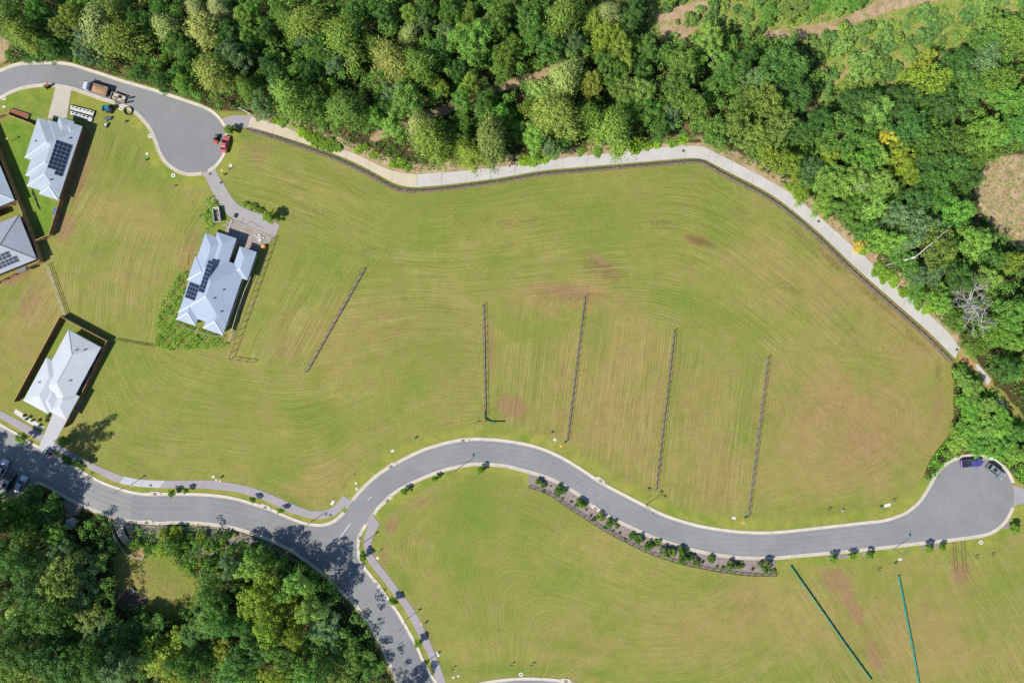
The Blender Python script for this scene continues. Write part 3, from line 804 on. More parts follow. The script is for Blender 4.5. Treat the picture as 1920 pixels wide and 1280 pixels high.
# beds
mb = MB(); mb.sheet(g(STRIP_BED), 0.03); struct('mulch_bed', mb, MULCH, label='grey mulch bed between the bend and the black rail')
mb = MB(); ribbon(mb, g(sm(PATH_FENCE)), [(-.55, .02), (.55, .035)], 1); struct('mulch_bed', mb, MULCH_B, label='narrow mulch strip under the path fence')
mb = MB(); mb.sheet(g([(118, 938), (131, 934), (155, 950), (146, 966), (128, 968), (122, 956)]), 0.02); struct('mulch_bed', mb, MULCH, label='grey mulch patch beside the small shed')
mb = MB(); mb.sheet(g([(232, 982), (262, 984), (330, 986), (400, 988), (440, 995), (510, 1019), (560, 1052), (530, 1050), (470, 1030), (400, 1040), (300, 1030), (246, 1010)]), 0.02); struct('mulch_bed', mb, MULCH, label='grey mulch bed planted with shrubs below the left road')
for a in ((1551, 1041, 1592, 1049), (1616, 1036, 1624, 1045), (1727, 1021, 1760, 1029), (1880, 980, 1895, 992)):
    mb = MB(); mb.sheet(g([(a[0], a[1] + 1), (a[2], a[1] - 3), (a[2], a[3] - 3), (a[0], a[3])]), 0.014); struct('mulch_bed', mb, MULCH)
# ------------------------------------------------------------------ houses
def metal_roof(name, c):
    t = NT(name)
    p = t.n('ShaderNodeTexCoord').outputs['Object']
    n1 = t.noise(p, 0.25, 4, 0.6)
    n2 = t.noise(p, 2.5, 4, 0.7)
    dk = tuple(x * 0.9 for x in c[:3]) + (1,)
    col = t.mix(t.ramp(n1, 0.3, 0.7), dk, c)
    col = t.mix(t.ramp(n2, 0.55, 0.8, 0, .3), col, tuple(x * 0.8 for x in c[:3]) + (1,))
    t.bsdf(col, 0.6, 0.0, spec=0.2)
    return t.mat


ROOF_BLUE = metal_roof('pale_blue_grey_steel', A(188, 199, 208))
ROOF_WHITE = metal_roof('off_white_steel', A(216, 220, 224))
ROOF_SILVER = metal_roof('silver_blue_steel', A(182, 196, 214))
ROOF_GREY = metal_roof('mid_grey_steel', A(184, 188, 196))
WALL_C = M('cream_render', A(214, 200, 180), 0.85, 0.06, 0.5)
WALL_W = M('white_render', A(226, 224, 220), 0.85, 0.05, 0.5)
WALL_B = M('brown_brick', A(140, 112, 92), 0.9, 0.15, 2)
GLASS = M('window_glass', (0.02, 0.03, 0.04, 1), 0.08, 0.1, 1, spec=0.6)
FRAME = M('window_frame_grey', A(120, 124, 130), 0.5, 0.05, 2)
CAP_W = M('ridge_cap_white', A(236, 240, 244), 0.5, 0.04, 2)
PANEL = M('solar_cell_navy', A(42, 54, 80), 0.3, 0.12, 1.5, spec=0.04)
PANEL_F = M('solar_frame', A(160, 170, 184), 0.4, 0.05, 2)
DOOR = M('garage_door_steel', A(170, 172, 174), 0.6, 0.05, 1)
TIMBER = M('treated_pine', A(226, 180, 126), 0.85, 0.18, 2.5, fine=0.25, bscale=14)
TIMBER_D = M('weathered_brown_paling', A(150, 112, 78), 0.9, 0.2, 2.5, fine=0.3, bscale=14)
TIMBER_G = M('grey_sleeper', A(156, 144, 134), 0.9, 0.18, 2.5, fine=0.3, bscale=10)
BLACK = M('black_powder_coat', A(44, 42, 46), 0.5, 0.1, 4)
GALV = M('galvanised_steel', A(168, 170, 174), 0.45, 0.1, 3, metal=0.4)


def hip_mesh(x0, x1, y0, y1, ze, tan_p, ribs, cap=''):
    """hip roof: sheet, ribs along the fall, fascia; returns (roof MB, caps MB)"""
    r, c = MB(), MB()
    wx, wy = x1 - x0, y1 - y0
    half = min(wx, wy) / 2
    zt = ze + half * tan_p
    if wx >= wy:
        a, b = Vector((x0 + half, (y0 + y1) / 2, zt)), Vector((x1 - half, (y0 + y1) / 2, zt))
        if (b - a).length < 0.02: b = a + Vector((0.02, 0, 0))
    else:
        a, b = Vector(((x0 + x1) / 2, y0 + half, zt)), Vector(((x0 + x1) / 2, y1 - half, zt))
        if (b - a).length < 0.02: b = a + Vector((0, 0.02, 0))
    q = [Vector((x0, y0, ze)), Vector((x1, y0, ze)), Vector((x1, y1, ze)), Vector((x0, y1, ze))]
    vs = q + [a, b]
    if wx >= wy:
        fs = [(0, 1, 5, 4), (1, 2, 5), (2, 3, 4, 5), (3, 0, 4)]
    else:
        fs = [(0, 1, 4), (1, 2, 5, 4), (2, 3, 5), (3, 0, 4, 5)]
    r.add(vs, fs)
    r.mi = 1
    lo = [Vector((p.x, p.y, ze - 0.2)) for p in q]
    r.add(q + lo, [(0, 4, 5, 1), (1, 5, 6, 2), (2, 6, 7, 3), (3, 7, 4, 0), (4, 7, 6, 5)])
    r.mi = 0
    if ribs:
        w, hh = 0.035, 0.03
        def rib(p, d, t):
            p = Vector(p); e = Vector(d)
            s = Vector((-e.y, e.x, 0)) * w
            up = Vector((0, 0, hh))
            top = p + e * t + Vector((0, 0, t * tan_p))
            r.add([p - s, p + up, p + s, top - s, top + up, top + s], [(0, 1, 4, 3), (1, 2, 5, 4)])
        n = int(wx / ribs)
        for i in range(1, n):
            x = x0 + wx * i / n
            t = min(x - x0, x1 - x, half)
            rib((x, y0, ze), (0, 1, 0), t); rib((x, y1, ze), (0, -1, 0), t)
        n = int(wy / ribs)
        for i in range(1, n):
            y = y0 + wy * i / n
            t = min(y - y0, y1 - y, half)
            rib((x0, y, ze), (1, 0, 0), t); rib((x1, y, ze), (-1, 0, 0), t)
    up = Vector((0, 0, 0.03))
    pairs = {'sw': (q[0], a), 'nw': (q[3], a), 'se': (q[1], b), 'ne': (q[2], b)} if wx >= wy else {'sw': (q[0], a), 'se': (q[1], a), 'nw': (q[3], b), 'ne': (q[2], b)}
    for nm in cap.split():
        if nm in pairs: c.beam(pairs[nm][0] + up, pairs[nm][1] + up, 0.2, 0.06)
    if 'r' in cap.split() and (b - a).length > 0.3: c.beam(a + up, b + up, 0.22, 0.06)
    return r, c


class House:
    def __init__(self, name, label, origin, vdir, roof, wall, eave=2.7, pitch=18.5, cap=None, ribs=0.45):
        self.eave, self.tan = eave, math.tan(math.radians(pitch))
        self.k = S * (H - eave) / H
        o = W(origin[0], origin[1], eave); o.z = 0
        self.rz = math.atan2(-vdir[1], vdir[0])
        self.root = thing(name, label, 'house', o, self.rz)
        self.roof, self.wall, self.cap, self.ribs = roof, wall, cap or roof, ribs
        self.i = 0

    def L(self, v, u): return v * self.k, -u * self.k

    def hip(self, v0, v1, u0, u1, dz=0.0, wall=True, cap=''):
        x0, y1 = self.L(v0, u0); x1, y0 = self.L(v1, u1)
        r, c = hip_mesh(x0, x1, y0, y1, self.eave + dz, self.tan, self.ribs, cap)
        ro = r.build('roof' if self.i == 0 else 'roof_wing', [self.roof, FRAME if self.roof is ROOF_GREY else self.roof], self.root)
        if cap: c.build('ridge_cap', self.cap, ro)
        if wall:
            ins = 0.5 + 0.03 * self.i
            m = MB(); m.box((x0 + x1) / 2, (y0 + y1) / 2, (self.eave - 0.06) / 2, x1 - x0 - 2 * ins, y1 - y0 - 2 * ins, self.eave - 0.06 - 0.01 * self.i)
            m.build('wall', self.wall, self.root)
        self.i += 1
        return (x0 + .5 + .03 * (self.i - 1), x1 - .5 - .03 * (self.i - 1), y0, y1)

    def panels(self, rect, side, v0, u0, ncol, nrow, cv=12.4, cu=7.75):
        """solar panels on one slope of hip `rect`=(v0,v1,u0,u1); side 'E','W','S'"""
        for a in range(ncol):
            for b in range(nrow):
                v, u = v0 + (a + .5) * cv, u0 + (b + .5) * cu
                x, y = self.L(v, u)
                if side == 'E': d = (rect[1] - v) * self.k; ax = Vector((-1, 0, self.tan))
                elif side == 'W': d = (v - rect[0]) * self.k; ax = Vector((1, 0, self.tan))
                else: d = (rect[3] - u) * self.k; ax = Vector((0, 1, self.tan))
                z = self.eave + d * self.tan + 0.12
                ax.normalize()
                al = Vector((0, 1, 0)) if side in 'EW' else Vector((1, 0, 0))
                nn = ax.cross(al)
                if nn.z < 0: nn = -nn
                L = (cv if side in 'EW' else cu) * self.k / abs(ax.x if side in 'EW' else ax.y) - 0.03
                Wd = (cu if side in 'EW' else cv) * self.k - 0.03
                c = Vector((x, y, z))
                def quad(m, ca, l, w, up, th):
                    A_ = ax * l / 2; B_ = al * w / 2; n_ = nn * th
                    base = ca + nn * up
                    vs = [base - A_ - B_, base + A_ - B_, base + A_ + B_, base - A_ + B_]
                    vs += [p + n_ for p in vs]
                    if (vs[1] - vs[0]).cross(vs[3] - vs[0]).dot(nn) < 0:
                        fs = [(4, 7, 6, 5), (0, 4, 5, 1), (1, 5, 6, 2), (2, 6, 7, 3), (3, 7, 4, 0)]
                    else:
                        fs = [(4, 5, 6, 7), (0, 1, 5, 4), (1, 2, 6, 5), (2, 3, 7, 6), (3, 0, 4, 7)]
                    m.add(vs, fs)
                m = MB(); quad(m, c, L, Wd, 0, 0.035)
                p = m.build('solar_panel', PANEL_F, self.root)
                m = MB()
                for sgn in (-1, 1):
                    quad(m, c + ax * sgn * L / 4, L / 2 - 0.05, Wd - 0.07, 0.036, 0.006)
                m.build('cell', PANEL, p)

    def window(self, x, y, w, h, z, face):
        m = MB()
        s = {'E': (1, 0), 'W': (-1, 0), 'N': (0, 1), 'S': (0, -1)}[face]
        sx, sy = (0.08, w) if s[0] else (w, 0.08)
        fr = MB(); fr.box(x + s[0] * .02, y + s[1] * .02, z, sx, sy, h)
        o = fr.build('window', FRAME, self.root)
        sx, sy = (0.03, w - .14) if s[0] else (w - .14, 0.03)
        pn = MB(); pn.box(x + s[0] * .05, y + s[1] * .05, z, sx, sy, h - .14)
        pn.build('pane', GLASS, o)

    def door(self, x, y, w, h, face, name='garage_door'):
        s = {'E': (1, 0), 'W': (-1, 0), 'N': (0, 1), 'S': (0, -1)}[face]
        sx, sy = (0.08, w) if s[0] else (w, 0.08)
        m = MB()
        for i in range(4): m.box(x + s[0] * .03, y + s[1] * .03, h * (i + .5) / 4, sx, sy, h / 4 - .03)
        m.build(name, DOOR, self.root)


# top-left house with solar panels
h1 = House('house', 'pale blue-grey hip roofed house with navy solar panels, top left', (155, 236), (0.950, 0.311), ROOF_BLUE, WALL_C, cap=CAP_W)
MAIN = (-84, 0, 10, 91)
h1.hip(-84.5, -0.3, 11, 91, cap='sw')
h1.hip(-73, -0.8, 18, 122, -0.03, cap='sw')
h1.hip(-64, 0.0, 9, 140, cap='sw')
h1.hip(-38, -0.6, 60, 147, -0.02, cap='sw se')
h1.hip(-47.5, -18, -3, 50, -0.04)
h1.hip(-30, -0.4, 1, 60, -0.05)
h1.panels((-64, 0, 9, 140), 'E', -30.6, 41, 1, 7)
h1.panels((-64, 0, 9, 140), 'E', -17.8, 41, 1, 8)
for u in (30, 70, 110): x, y = h1.L(0, u); h1.window(x - .56, y, 1.6, 1.1, 1.5, 'E')
x, y = h1.L(-33, -3); h1.door(x, y - .65, 2.4, 2.1, 'N')

# house at the left edge, upper one
h2 = House('house', 'pale blue roofed house cut by the left edge, behind the tan fence', (27, 375.6), (0.924, -0.383), ROOF_BLUE, WALL_B, cap=CAP_W)
h2.hip(-95, 0, -170, 0, cap='se')
h2.hip(-120, -40, -60, 12, -0.02)
for u in (-30, -80, -130): x, y = h2.L(0, u); h2.window(x - .5, y, 1.6, 1.1, 1.5, 'E')
# house with ribbed grey roof at left edge
h3 = House('house', 'ribbed mid grey roofed house with solar panels at the left edge', (35.6, 403), (0.928, -0.372), ROOF_GREY, WALL_C, cap=FRAME, ribs=0.40)
h3.hip(-150, 0, 0, 89, cap='ne se r')
h3.panels((-150, 0, 0, 89), 'S', -92, 59, 7, 1, 7.75, 11.2)
h3.panels((-150, 0, 0, 89), 'S', -92, 71, 8, 1, 7.75, 11.2)
for u in (20, 65): x, y = h3.L(0, u); h3.window(x - .5, y, 1.5, 1.1, 1.5, 'E')
x, y = h3.L(-36, 96); m = MB(); m.box(x, y, 2.2, 2.2, .9, .08); m.build('awning', FRAME, h3.root)

# white roofed house lower left
h4 = House('house', 'white roofed house inside brown fences, lower left', (128, 618), (0.880, 0.475), ROOF_WHITE, WALL_W, cap=ROOF_WHITE)
h4.hip(0, 69.5, 0, 128, cap='nw ne r')
h4.hip(-11.5, 42, 65, 157, -0.02)
h4.hip(38, 77.5, 100, 151, -0.03)
h4.hip(14, 52, 100, 152, -0.06)
for u in (20, 50, 80): x, y = h4.L(69.5, u); h4.window(x - .5, y, 1.5, 1.1, 1.5, 'E')
x, y = h4.L(58, 151); h4.door(x, y + .62, 3.4, 2.1, 'S')

# silver roofed house in the middle
h5 = House('house', 'silver roofed new house with two solar arrays beside the shared driveway', (384.7, 436.6), (0.948, 0.319), ROOF_SILVER, WALL_C, cap=CAP_W)
h5.hip(0.0, 92.5, 37, 157.5, cap='sw')
h5.hip(21, 59, -9, 90, -0.03)
h5.hip(0.4, 44, 0.5, 90, -0.02)
h5.hip(69.5, 103, 3, 59, -0.02, cap='sw')
h5.hip(0.4, 38, 100, 171, -0.02, cap='sw se')
h5.hip(53, 92.2, 100, 171, -0.03, cap='sw se')
h5.hip(-3.5, 45, 47, 94.5, -0.01, cap='sw')
h5.panels((0, 92.5, 37, 157.5), 'W', 27.2, 45, 1, 8)
h5.panels((0, 92.5, 37, 157.5), 'W', 3.0, 96, 2, 4, 11.4, 7.6)
for u in (75, 105, 135): x, y = h5.L(92.5, u); h5.window(x - .5, y, 1.6, 1.2, 1.5, 'E')
x, y = h5.L(86, 3); h5.door(x, y - .6, 3.0, 2.1, 'N')
x, y = h5.L(40, -9); h5.door(x, y - .55, 1.2, 2.1, 'N', 'front_door')


def vent(hs, rect, side, v, u, r=.14):
    x, y = hs.L(v, u)
    d = {'E': rect[1] - v, 'W': v - rect[0], 'S': rect[3] - u, 'N': u - rect[2]}[side] * hs.k
    z = hs.eave + d * hs.tan
    m = MB(); m.cyl(x, y, z - .05, z + .3, r * .7, 10); m.cyl(x, y, z + .3, z + .42, r * 1.5, 10, r * .6)
    m.build('roof_vent', FRAME, hs.root)


vent(h1, (-64, 0, 9, 140), 'E', -12, 30); vent(h1, (-64, 0, 9, 140), 'E', -20, 115); vent(h1, (-84.5, -.3, 11, 91), 'W', -70, 55)
vent(h4, (0, 69.5, 0, 128), 'N', 36, 24); vent(h4, (0, 69.5, 0, 128), 'N', 48, 17); vent(h4, (0, 69.5, 0, 128), 'E', 52, 80); vent(h4, (-11.5, 42, 65, 157), 'W', 2, 110)
vent(h5, (0, 92.5, 37, 157.5), 'E', 70, 90); vent(h5, (0, 92.5, 37, 157.5), 'E', 78, 130); vent(h5, (0, 92.5, 37, 157.5), 'E', 60, 110)
vent(h3, (-150, 0, 0, 89), 'N', -55, 22); vent(h2, (-95, 0, -170, 0), 'E', -25, -60)
# ------------------------------------------------------------------ fences
def paling_fence(pts, label, hgt=1.8, mat=TIMBER, bay=2.4, cap=True):
    P = [W(*p) for p in pts]
    root = thing('paling_fence', label, 'fence', P[0])
    rnd = random.Random(len(label))
    for a, b in zip(P, P[1:]):
        d = b - a; L = d.length; n = max(1, round(L / bay)); w = L / n
        ang = math.atan2(d.y, d.x)
        cache = []
        for q in range(2):
            m = MB()
            k = int(w / 0.16)
            for i in range(k):
                hh = hgt + rnd.uniform(-.02, .02)
                m.box((i + .5) * w / k, rnd.uniform(-.006, .006), hh / 2, w / k - .006, .022, hh)
            cache.append(m.mesh('paling_panel', mat))
        mr = MB(); mr.box(w / 2, .05, hgt - .25, w - .1, .05, .09); mr.box(w / 2, .05, .4, w - .1, .05, .09)
        if cap: mr.box(w / 2, .0, hgt + .04, w, .11, .035)
        rail = mr.mesh('rail', TIMBER)
        mp = MB(); mp.box(0, .08, (hgt + .06) / 2, .1, .1, hgt + .06)
        post = mp.mesh('post', TIMBER)
        for i in range(n):
            for nm, me in (('paling_panel', cache[i % 2]), ('rail', rail), ('post', post)):
                o = bpy.data.objects.new(nm, me); link(o, root)
                o.location = a + d * (i / n) - P[0]
                o.rotation_euler = (0, 0, ang)
    return root


paling_fence([(-30, 206), (2, 279), (71.5, 454), (83, 491)], 'long tan paling fence between the top left house and left edge houses')
paling_fence([(162, 248), (101, 441)], 'brown paling fence along the right side of the top left house', mat=TIMBER_D)
paling_fence([(101, 441), (73, 454)], 'short tan paling fence closing the pointed yard of the top left house')
paling_fence([(83, 491), (0, 531), (-30, 546)], 'tan paling fence below the ribbed grey roof at the left edge')
paling_fence([(43, 378), (0, 396), (-30, 409)], 'tan paling fence between the two left edge houses')
paling_fence([(-30, 228), (2, 222), (16, 216), (66, 235)], 'low tan paling fence at the front lawn of the top left house', hgt=1.3)
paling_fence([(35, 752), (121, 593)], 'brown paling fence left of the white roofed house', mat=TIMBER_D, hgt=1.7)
paling_fence([(121, 593), (207, 639)], 'brown paling fence behind the white roofed house, catching the sun', mat=M('sunlit_paling', A(206, 170, 146), 0.9, 0.14, 2.5, fine=0.2, bscale=14), hgt=1.8)  # sunlight on this face is put into the paler paling colour
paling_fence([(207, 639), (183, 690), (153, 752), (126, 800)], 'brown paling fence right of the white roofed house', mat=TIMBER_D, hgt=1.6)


def rail_fence(pts, label, hgt, bay, post_m, rail_m, name='rail_fence', rails=(1.0,), base=None, pw=0.07, rw=0.05, smooth=False, wires=0):
    L = resample(g(sm(pts)) if smooth else g(pts), bay)
    if not smooth:
        L = []
        G = [W(*p) for p in pts]
        for a, b in zip(G, G[1:]):
            s_ = resample([tuple(a.xy), tuple(b.xy)], bay)
            L += s_ if not L else s_[1:]
    root = thing(name, label, 'fence', L[0])
    m = MB(); m.box(0, 0, hgt / 2, pw, pw, hgt); m.box(0, 0, hgt + .02, pw + .02, pw + .02, .04)
    pm = m.mesh('post', post_m)
    for i, p in enumerate(L):
        o = bpy.data.objects.new('post', pm); link(o, root); o.location = p - L[0]
        if i + 1 < len(L):
            q = L[i + 1]
            d = q - p
            o.rotation_euler = (0, 0, math.atan2(d.y, d.x))
            for rr in rails:
                m = MB(); m.beam(p - L[0] + Vector((0, 0, hgt * rr - .03)), q - L[0] + Vector((0, 0, hgt * rr - .03)), rw, rw)
                m.build('rail', rail_m, root)
            if wires:
                m = MB()
                for k in range(wires):
                    z = hgt * (k + .6) / (wires + .6)
                    m.beam(p - L[0] + Vector((0, 0, z)), q - L[0] + Vector((0, 0, z)), .012, .012)
                m.build('wire', GALV, root)
            if base:
                m = MB()
                s = Vector((d.y, -d.x, 0)).normalized() * -0.2
                m.beam(p - L[0] + s + Vector((0, 0, .13)), q - L[0] + s + Vector((0, 0, .13)), .3, .26)
                m.build('sleeper', base, root)
    return root


DARKP = M('dark_stained_post', A(84, 72, 66), 0.85, 0.2, 4)
rail_fence([(514, 447), (433.5, 673), (478, 679)], 'open rail fence running down the right side of the middle house, with a short return', 1.35, 1.9, DARKP, DARKP, wires=2, rw=.085, pw=.09)
rail_fence([(683, 503), (573.5, 697)], 'slanting rail fence standing alone right of the middle house', 1.35, 1.9, DARKP, DARKP, base=TIMBER_G, wires=2, rw=.05, pw=.08)
rail_fence([(905.5, 572), (909, 790)], 'leftmost of the four upright lot fences, ending in green mesh', 1.4, 1.9, DARKP, DARKP, base=TIMBER_G, wires=2, rw=.05, pw=.08)
rail_fence([(1095, 557), (1062, 826)], 'second upright lot fence from the left above the bend', 1.4, 1.9, DARKP, DARKP, base=TIMBER_G, wires=2, rw=.05, pw=.08)
rail_fence([(1263, 620), (1228.5, 918)], 'third upright lot fence from the left above the bend', 1.4, 1.9, DARKP, DARKP, base=TIMBER_G, wires=2, rw=.05, pw=.08)
rail_fence([(1438.5, 670), (1401, 967)], 'rightmost of the four upright lot fences above the bend', 1.4, 1.9, DARKP, DARKP, base=TIMBER_G, wires=2, rw=.05, pw=.08)
rail_fence(PATH_FENCE, 'long dark rail fence along the concrete path', 1.1, 1.9, DARKP, DARKP, rails=(1.0, .5), base=TIMBER_G, smooth=True)
rail_fence(STRIP_FENCE, 'black rail fence along the planted bed by the bend', 1.0, 1.72, BLACK, BLACK, rails=(1.0, .5), pw=.1, rw=.08, smooth=True)
rail_fence([(91, 497), (124, 590)], 'thin wire fence from the corner of the tan fence to the white roofed house', 1.2, 2.4, GALV, KERB, rails=(1.0, .6, .2), rw=.07)
rail_fence([(218, 637), (292, 650)], 'thin dark wire fence right of the white roofed house', .9, 2.4, DARKP, DARKP, rails=(1.0, .5), rw=.09)
rail_fence([(208, 970), (213, 990), (220, 1010), (240, 1038), (270, 1047), (275, 1022)], 'pale handrail around the steps into the lower left clearing', 1.0, 1.9, GALV, KERB, rails=(1.0, .5), rw=.09)
rail_fence([(450, 214), (470, 215)] if False else [(449, 204), (472, 216)], 'short white barrier rail at the start of the cream path', .9, 1.8, WALL_W, WALL_W, rails=(1.0, .55), rw=.12)
rail_fence([(500, 1028), (545, 1046), (585, 1074), (640, 1125), (670, 1165), (695, 1210), (712, 1246)], 'dark rail fence inside the forest edge below the junction', 1.1, 1.9, DARKP, DARKP, rails=(1.0, .5), smooth=True)
rail_fence([(387, 430), (375, 470), (366, 480)], 'thin wire fence at the top left corner of the middle house', 1.2, 2.0, GALV, GALV, rails=(1.0,))
rail_fence([(473, 520), (462, 545), (448, 585), (432, 640)], 'pale temporary panel fence close to the right wall of the middle house', 1.2, 2.2, GALV, KERB, rails=(1.0, .1), rw=.1)
rail_fence([(332, 606), (345, 612), (370, 621), (400, 630), (420, 630)], 'pale string fence below the middle house', .9, 2.0, GALV, GALV, rails=(1.0,), rw=.08)

SILT = M('teal_silt_mesh', A(56, 146, 132), 0.8, 0.15, 2)


def silt_fence(pts, label, hgt=.6):
    L = resample(g(pts), 2.0)
    root = thing('silt_fence', label, 'fence', L[0])
    mp = MB(); mp.box(0, 0, (hgt + .15) / 2, .05, .05, hgt + .15); pm = mp.mesh('stake', DARKP)
    rnd = random.Random(3)
    for i, p in enumerate(L):
        o = bpy.data.objects.new('stake', pm); link(o, root); o.location = p - L[0]
        if i + 1 < len(L):
            a, b = p - L[0], L[i + 1] - L[0]
            d = (b - a).normalized(); s = Vector((-d.y, d.x, 0))
            m = MB(); n = 6; vs, fs = [], []
            for k in range(n + 1):
                q = a.lerp(b, k / n); bow = .07 * math.sin(math.pi * k / n) * (1 if i % 2 else -1)
                vs += [q + s * (bow - .13), q + s * (bow * .5 - .06) + Vector((0, 0, hgt * .5)), q + Vector((0, 0, hgt - .06 * math.sin(math.pi * k / n)))]
            for k in range(n):
                for j in range(2): fs.append((3 * k + j, 3 * k + 3 + j, 3 * k + 4 + j, 3 * k + 1 + j))
            m.add(vs, fs); m.build('mesh_panel', SILT, root)
    return root


silt_fence([(1482, 1060), (1530, 1128), (1584, 1206), (1633, 1273)], 'left teal mesh silt fence in the lower right lot')
silt_fence([(1684, 1078), (1692, 1120), (1708, 1200), (1724, 1290)], 'right teal mesh silt fence in the lower right lot')
silt_fence([(909.5, 770), (909.5, 789), (946, 790)], 'short bent green mesh at the foot of the leftmost lot fence', .55)
# ------------------------------------------------------------------ plants
def leaf_mat(name, trans=0.34, var=0.28):
    t = NT(name)
    oi = t.n('ShaderNodeObjectInfo')
    geo = t.n('ShaderNodeNewGeometry')
    p = geo.outputs['Position']
    nz = t.noise(p, 0.55, 3, 0.6)
    rnd = geo.outputs['Random Per Island']
    c = oi.outputs['Color']
    k = t.math('MULTIPLY', t.ramp(rnd, 0, 1, 1 - var, 1 + var), t.ramp(nz, 0.3, 0.7, 0.8, 1.2))
    sc = t.n('ShaderNodeVectorMath'); sc.operation = 'SCALE'
    t.l(c, sc.inputs[0]); t.l(k, sc.inputs['Scale'])
    yel = t.mix(t.ramp(nz, 0.52, 0.75, 0, .4), sc.outputs[0], t.mix(1.0, sc.outputs[0], (1.22, 1.1, 0.9, 1), 'MULTIPLY'))
    d = t.n('ShaderNodeBsdfPrincipled')
    t.l(yel, d.inputs['Base Color'])
    d.inputs['Roughness'].default_value = 0.62
    d.inputs['Specular IOR Level'].default_value = 0.22
    tr = t.n('ShaderNodeBsdfTranslucent')
    tc = t.mix(1.0, yel, (1.2, 1.2, 0.6, 1), 'MULTIPLY')
    t.l(tc, tr.inputs[0])
    mx = t.n('ShaderNodeMixShader'); mx.inputs[0].default_value = trans
    t.l(d.outputs[0], mx.inputs[1]); t.l(tr.outputs[0], mx.inputs[2])
    t.l(mx.outputs[0], t.out.inputs[0])
    return t.mat


LEAF = leaf_mat('leaf_broad')
NEEDLE = leaf_mat('leaf_fine', 0.25, 0.22)
BARK = M('bark_brown', A(112, 96, 80), 0.9, 0.3, 2, fine=0.3, bscale=9)
BARK_P = M('bark_pale', A(196, 186, 168), 0.85, 0.2, 2, fine=0.2, bscale=9)
BARK_D = M('dead_wood_grey', A(206, 200, 192), 0.85, 0.15, 2)


def leaves_mesh(name, C, N, size, asp, mat, T=None, jit=0.5):
    """one bent leaf clump (quad) for every centre C, facing N"""
    n = len(C)
    N = N + rng.normal(0, jit, (n, 3))
    N /= np.linalg.norm(N, axis=1, keepdims=True) + 1e-9
    if T is None:
        T = rng.normal(0, 1, (n, 3))
    T = T - N * np.sum(T * N, axis=1, keepdims=True)
    T /= np.linalg.norm(T, axis=1, keepdims=True) + 1e-9
    B = np.cross(N, T)
    s = size[:, None]
    a = T * s * 0.5
    b = B * s * 0.5 * asp
    V = np.stack([C - a, C - b * 1.0 + N * s * .06, C + a, C + b * 1.0 + N * s * .06], 1).reshape(-1, 3)
    me = bpy.data.meshes.new(name)
    me.vertices.add(4 * n); me.vertices.foreach_set('co', V.astype(np.float32).ravel())
    me.loops.add(4 * n); me.loops.foreach_set('vertex_index', np.arange(4 * n, dtype=np.int32))
    me.polygons.add(n)
    me.polygons.foreach_set('loop_start', np.arange(0, 4 * n, 4, dtype=np.int32))
    me.polygons.foreach_set('loop_total', np.full(n, 4, np.int32))
    me.update()
    me.materials.append(mat)
    return me


def unit(n):
    d = rng.normal(0, 1, (n, 3))
    return d / np.linalg.norm(d, axis=1, keepdims=True)


def clump_crown(R, z0, zt, nl, rl, per, ls, asp=0.7, flat=1.0):
    """lobed crown between heights z0..zt; returns leaf arrays and lobe centres"""
    ph = rng.uniform(0, 6.28, 4)
    lob = []
    tries = 0
    while len(lob) < nl and tries < 4000:
        tries += 1
        d = unit(1)[0]
        d[2] = abs(d[2]) * 1.0 - 0.25
        rad = rng.uniform(0.3, 0.95) ** 0.7
        an = math.atan2(d[1], d[0])
        k = 1 + .22 * math.sin(2 * an + ph[0]) + .18 * math.sin(3 * an + ph[1]) + .14 * math.sin(5 * an + ph[2])
        c = np.array([d[0] * R * rad * k, d[1] * R * rad * k, z0 + (zt - z0) * (0.38 + 0.5 * d[2] * rad * flat + rng.uniform(-.08, .1))])
        r = R * rng.uniform(*rl)
        if all(np.linalg.norm((c - q) * np.array([1, 1, .7])) > 0.62 * (r + s) for q, s in lob) or tries > 3000:
            lob.append((c, r))
    Cs, Ns, Ss = [], [], []
    for c, r in lob:
        n = int(per * (r / R / 0.28) ** 2)
        d = unit(n)
        d[:, 2] = np.where(d[:, 2] < -0.3, -d[:, 2], d[:, 2])
        sh = rng.uniform(0.72, 1.08, n)[:, None]
        p = c + d * np.array([r, r, r * .85]) * sh
        # break the lobe into twig tufts
        tuft = rng.integers(0, max(3, n // 14), n)
        off = rng.normal(0, r * .12, (tuft.max() + 1, 3))
        p += off[tuft]
        Cs.append(p)
        Ns.append(d * .9 + np.array([-.05, -.03, .35]))
        Ss.append(rng.uniform(ls[0], ls[1], n))
    return np.concatenate(Cs), np.concatenate(Ns), np.concatenate(Ss), lob


class Proto: pass


PROTO = {}


def proto_clump(key, R=4.0, hh=12.0, nl=34, rl=(.19, .33), per=150, ls=(.28, .52), bark=BARK, base=.32, flat=1.0, asp=.7):
    C, N, Sz, lob = clump_crown(R, hh * base, hh, nl, rl, per, ls, asp, flat)
    C[:, 2] *= hh / max(C[:, 2].max(), 1e-3)
    p = Proto()
    p.crown = leaves_mesh('crown', C, N, Sz, asp, LEAF)
    m = MB()
    lean = Vector((rng.uniform(-.3, .3), rng.uniform(-.3, .3), 0))
    m.tube([(0, 0, -.1), lean * .5 + Vector((0, 0, hh * .3)), lean + Vector((0, 0, hh * .75))], [hh * .022, hh * .016, hh * .006], 7)
    for c, r in lob[::2]:
        st = lean * .6 + Vector((0, 0, hh * rng.uniform(.25, .5)))
        e = Vector(c)
        mid = st.lerp(e, .5) + Vector((0, 0, .3))
        m.tube([st, mid, e], [hh * .009, hh * .006, .03], 5)
    p.trunk = m.mesh('trunk', bark, True)
    p.R, p.h = R, hh
    PROTO.setdefault(key, []).append(p)


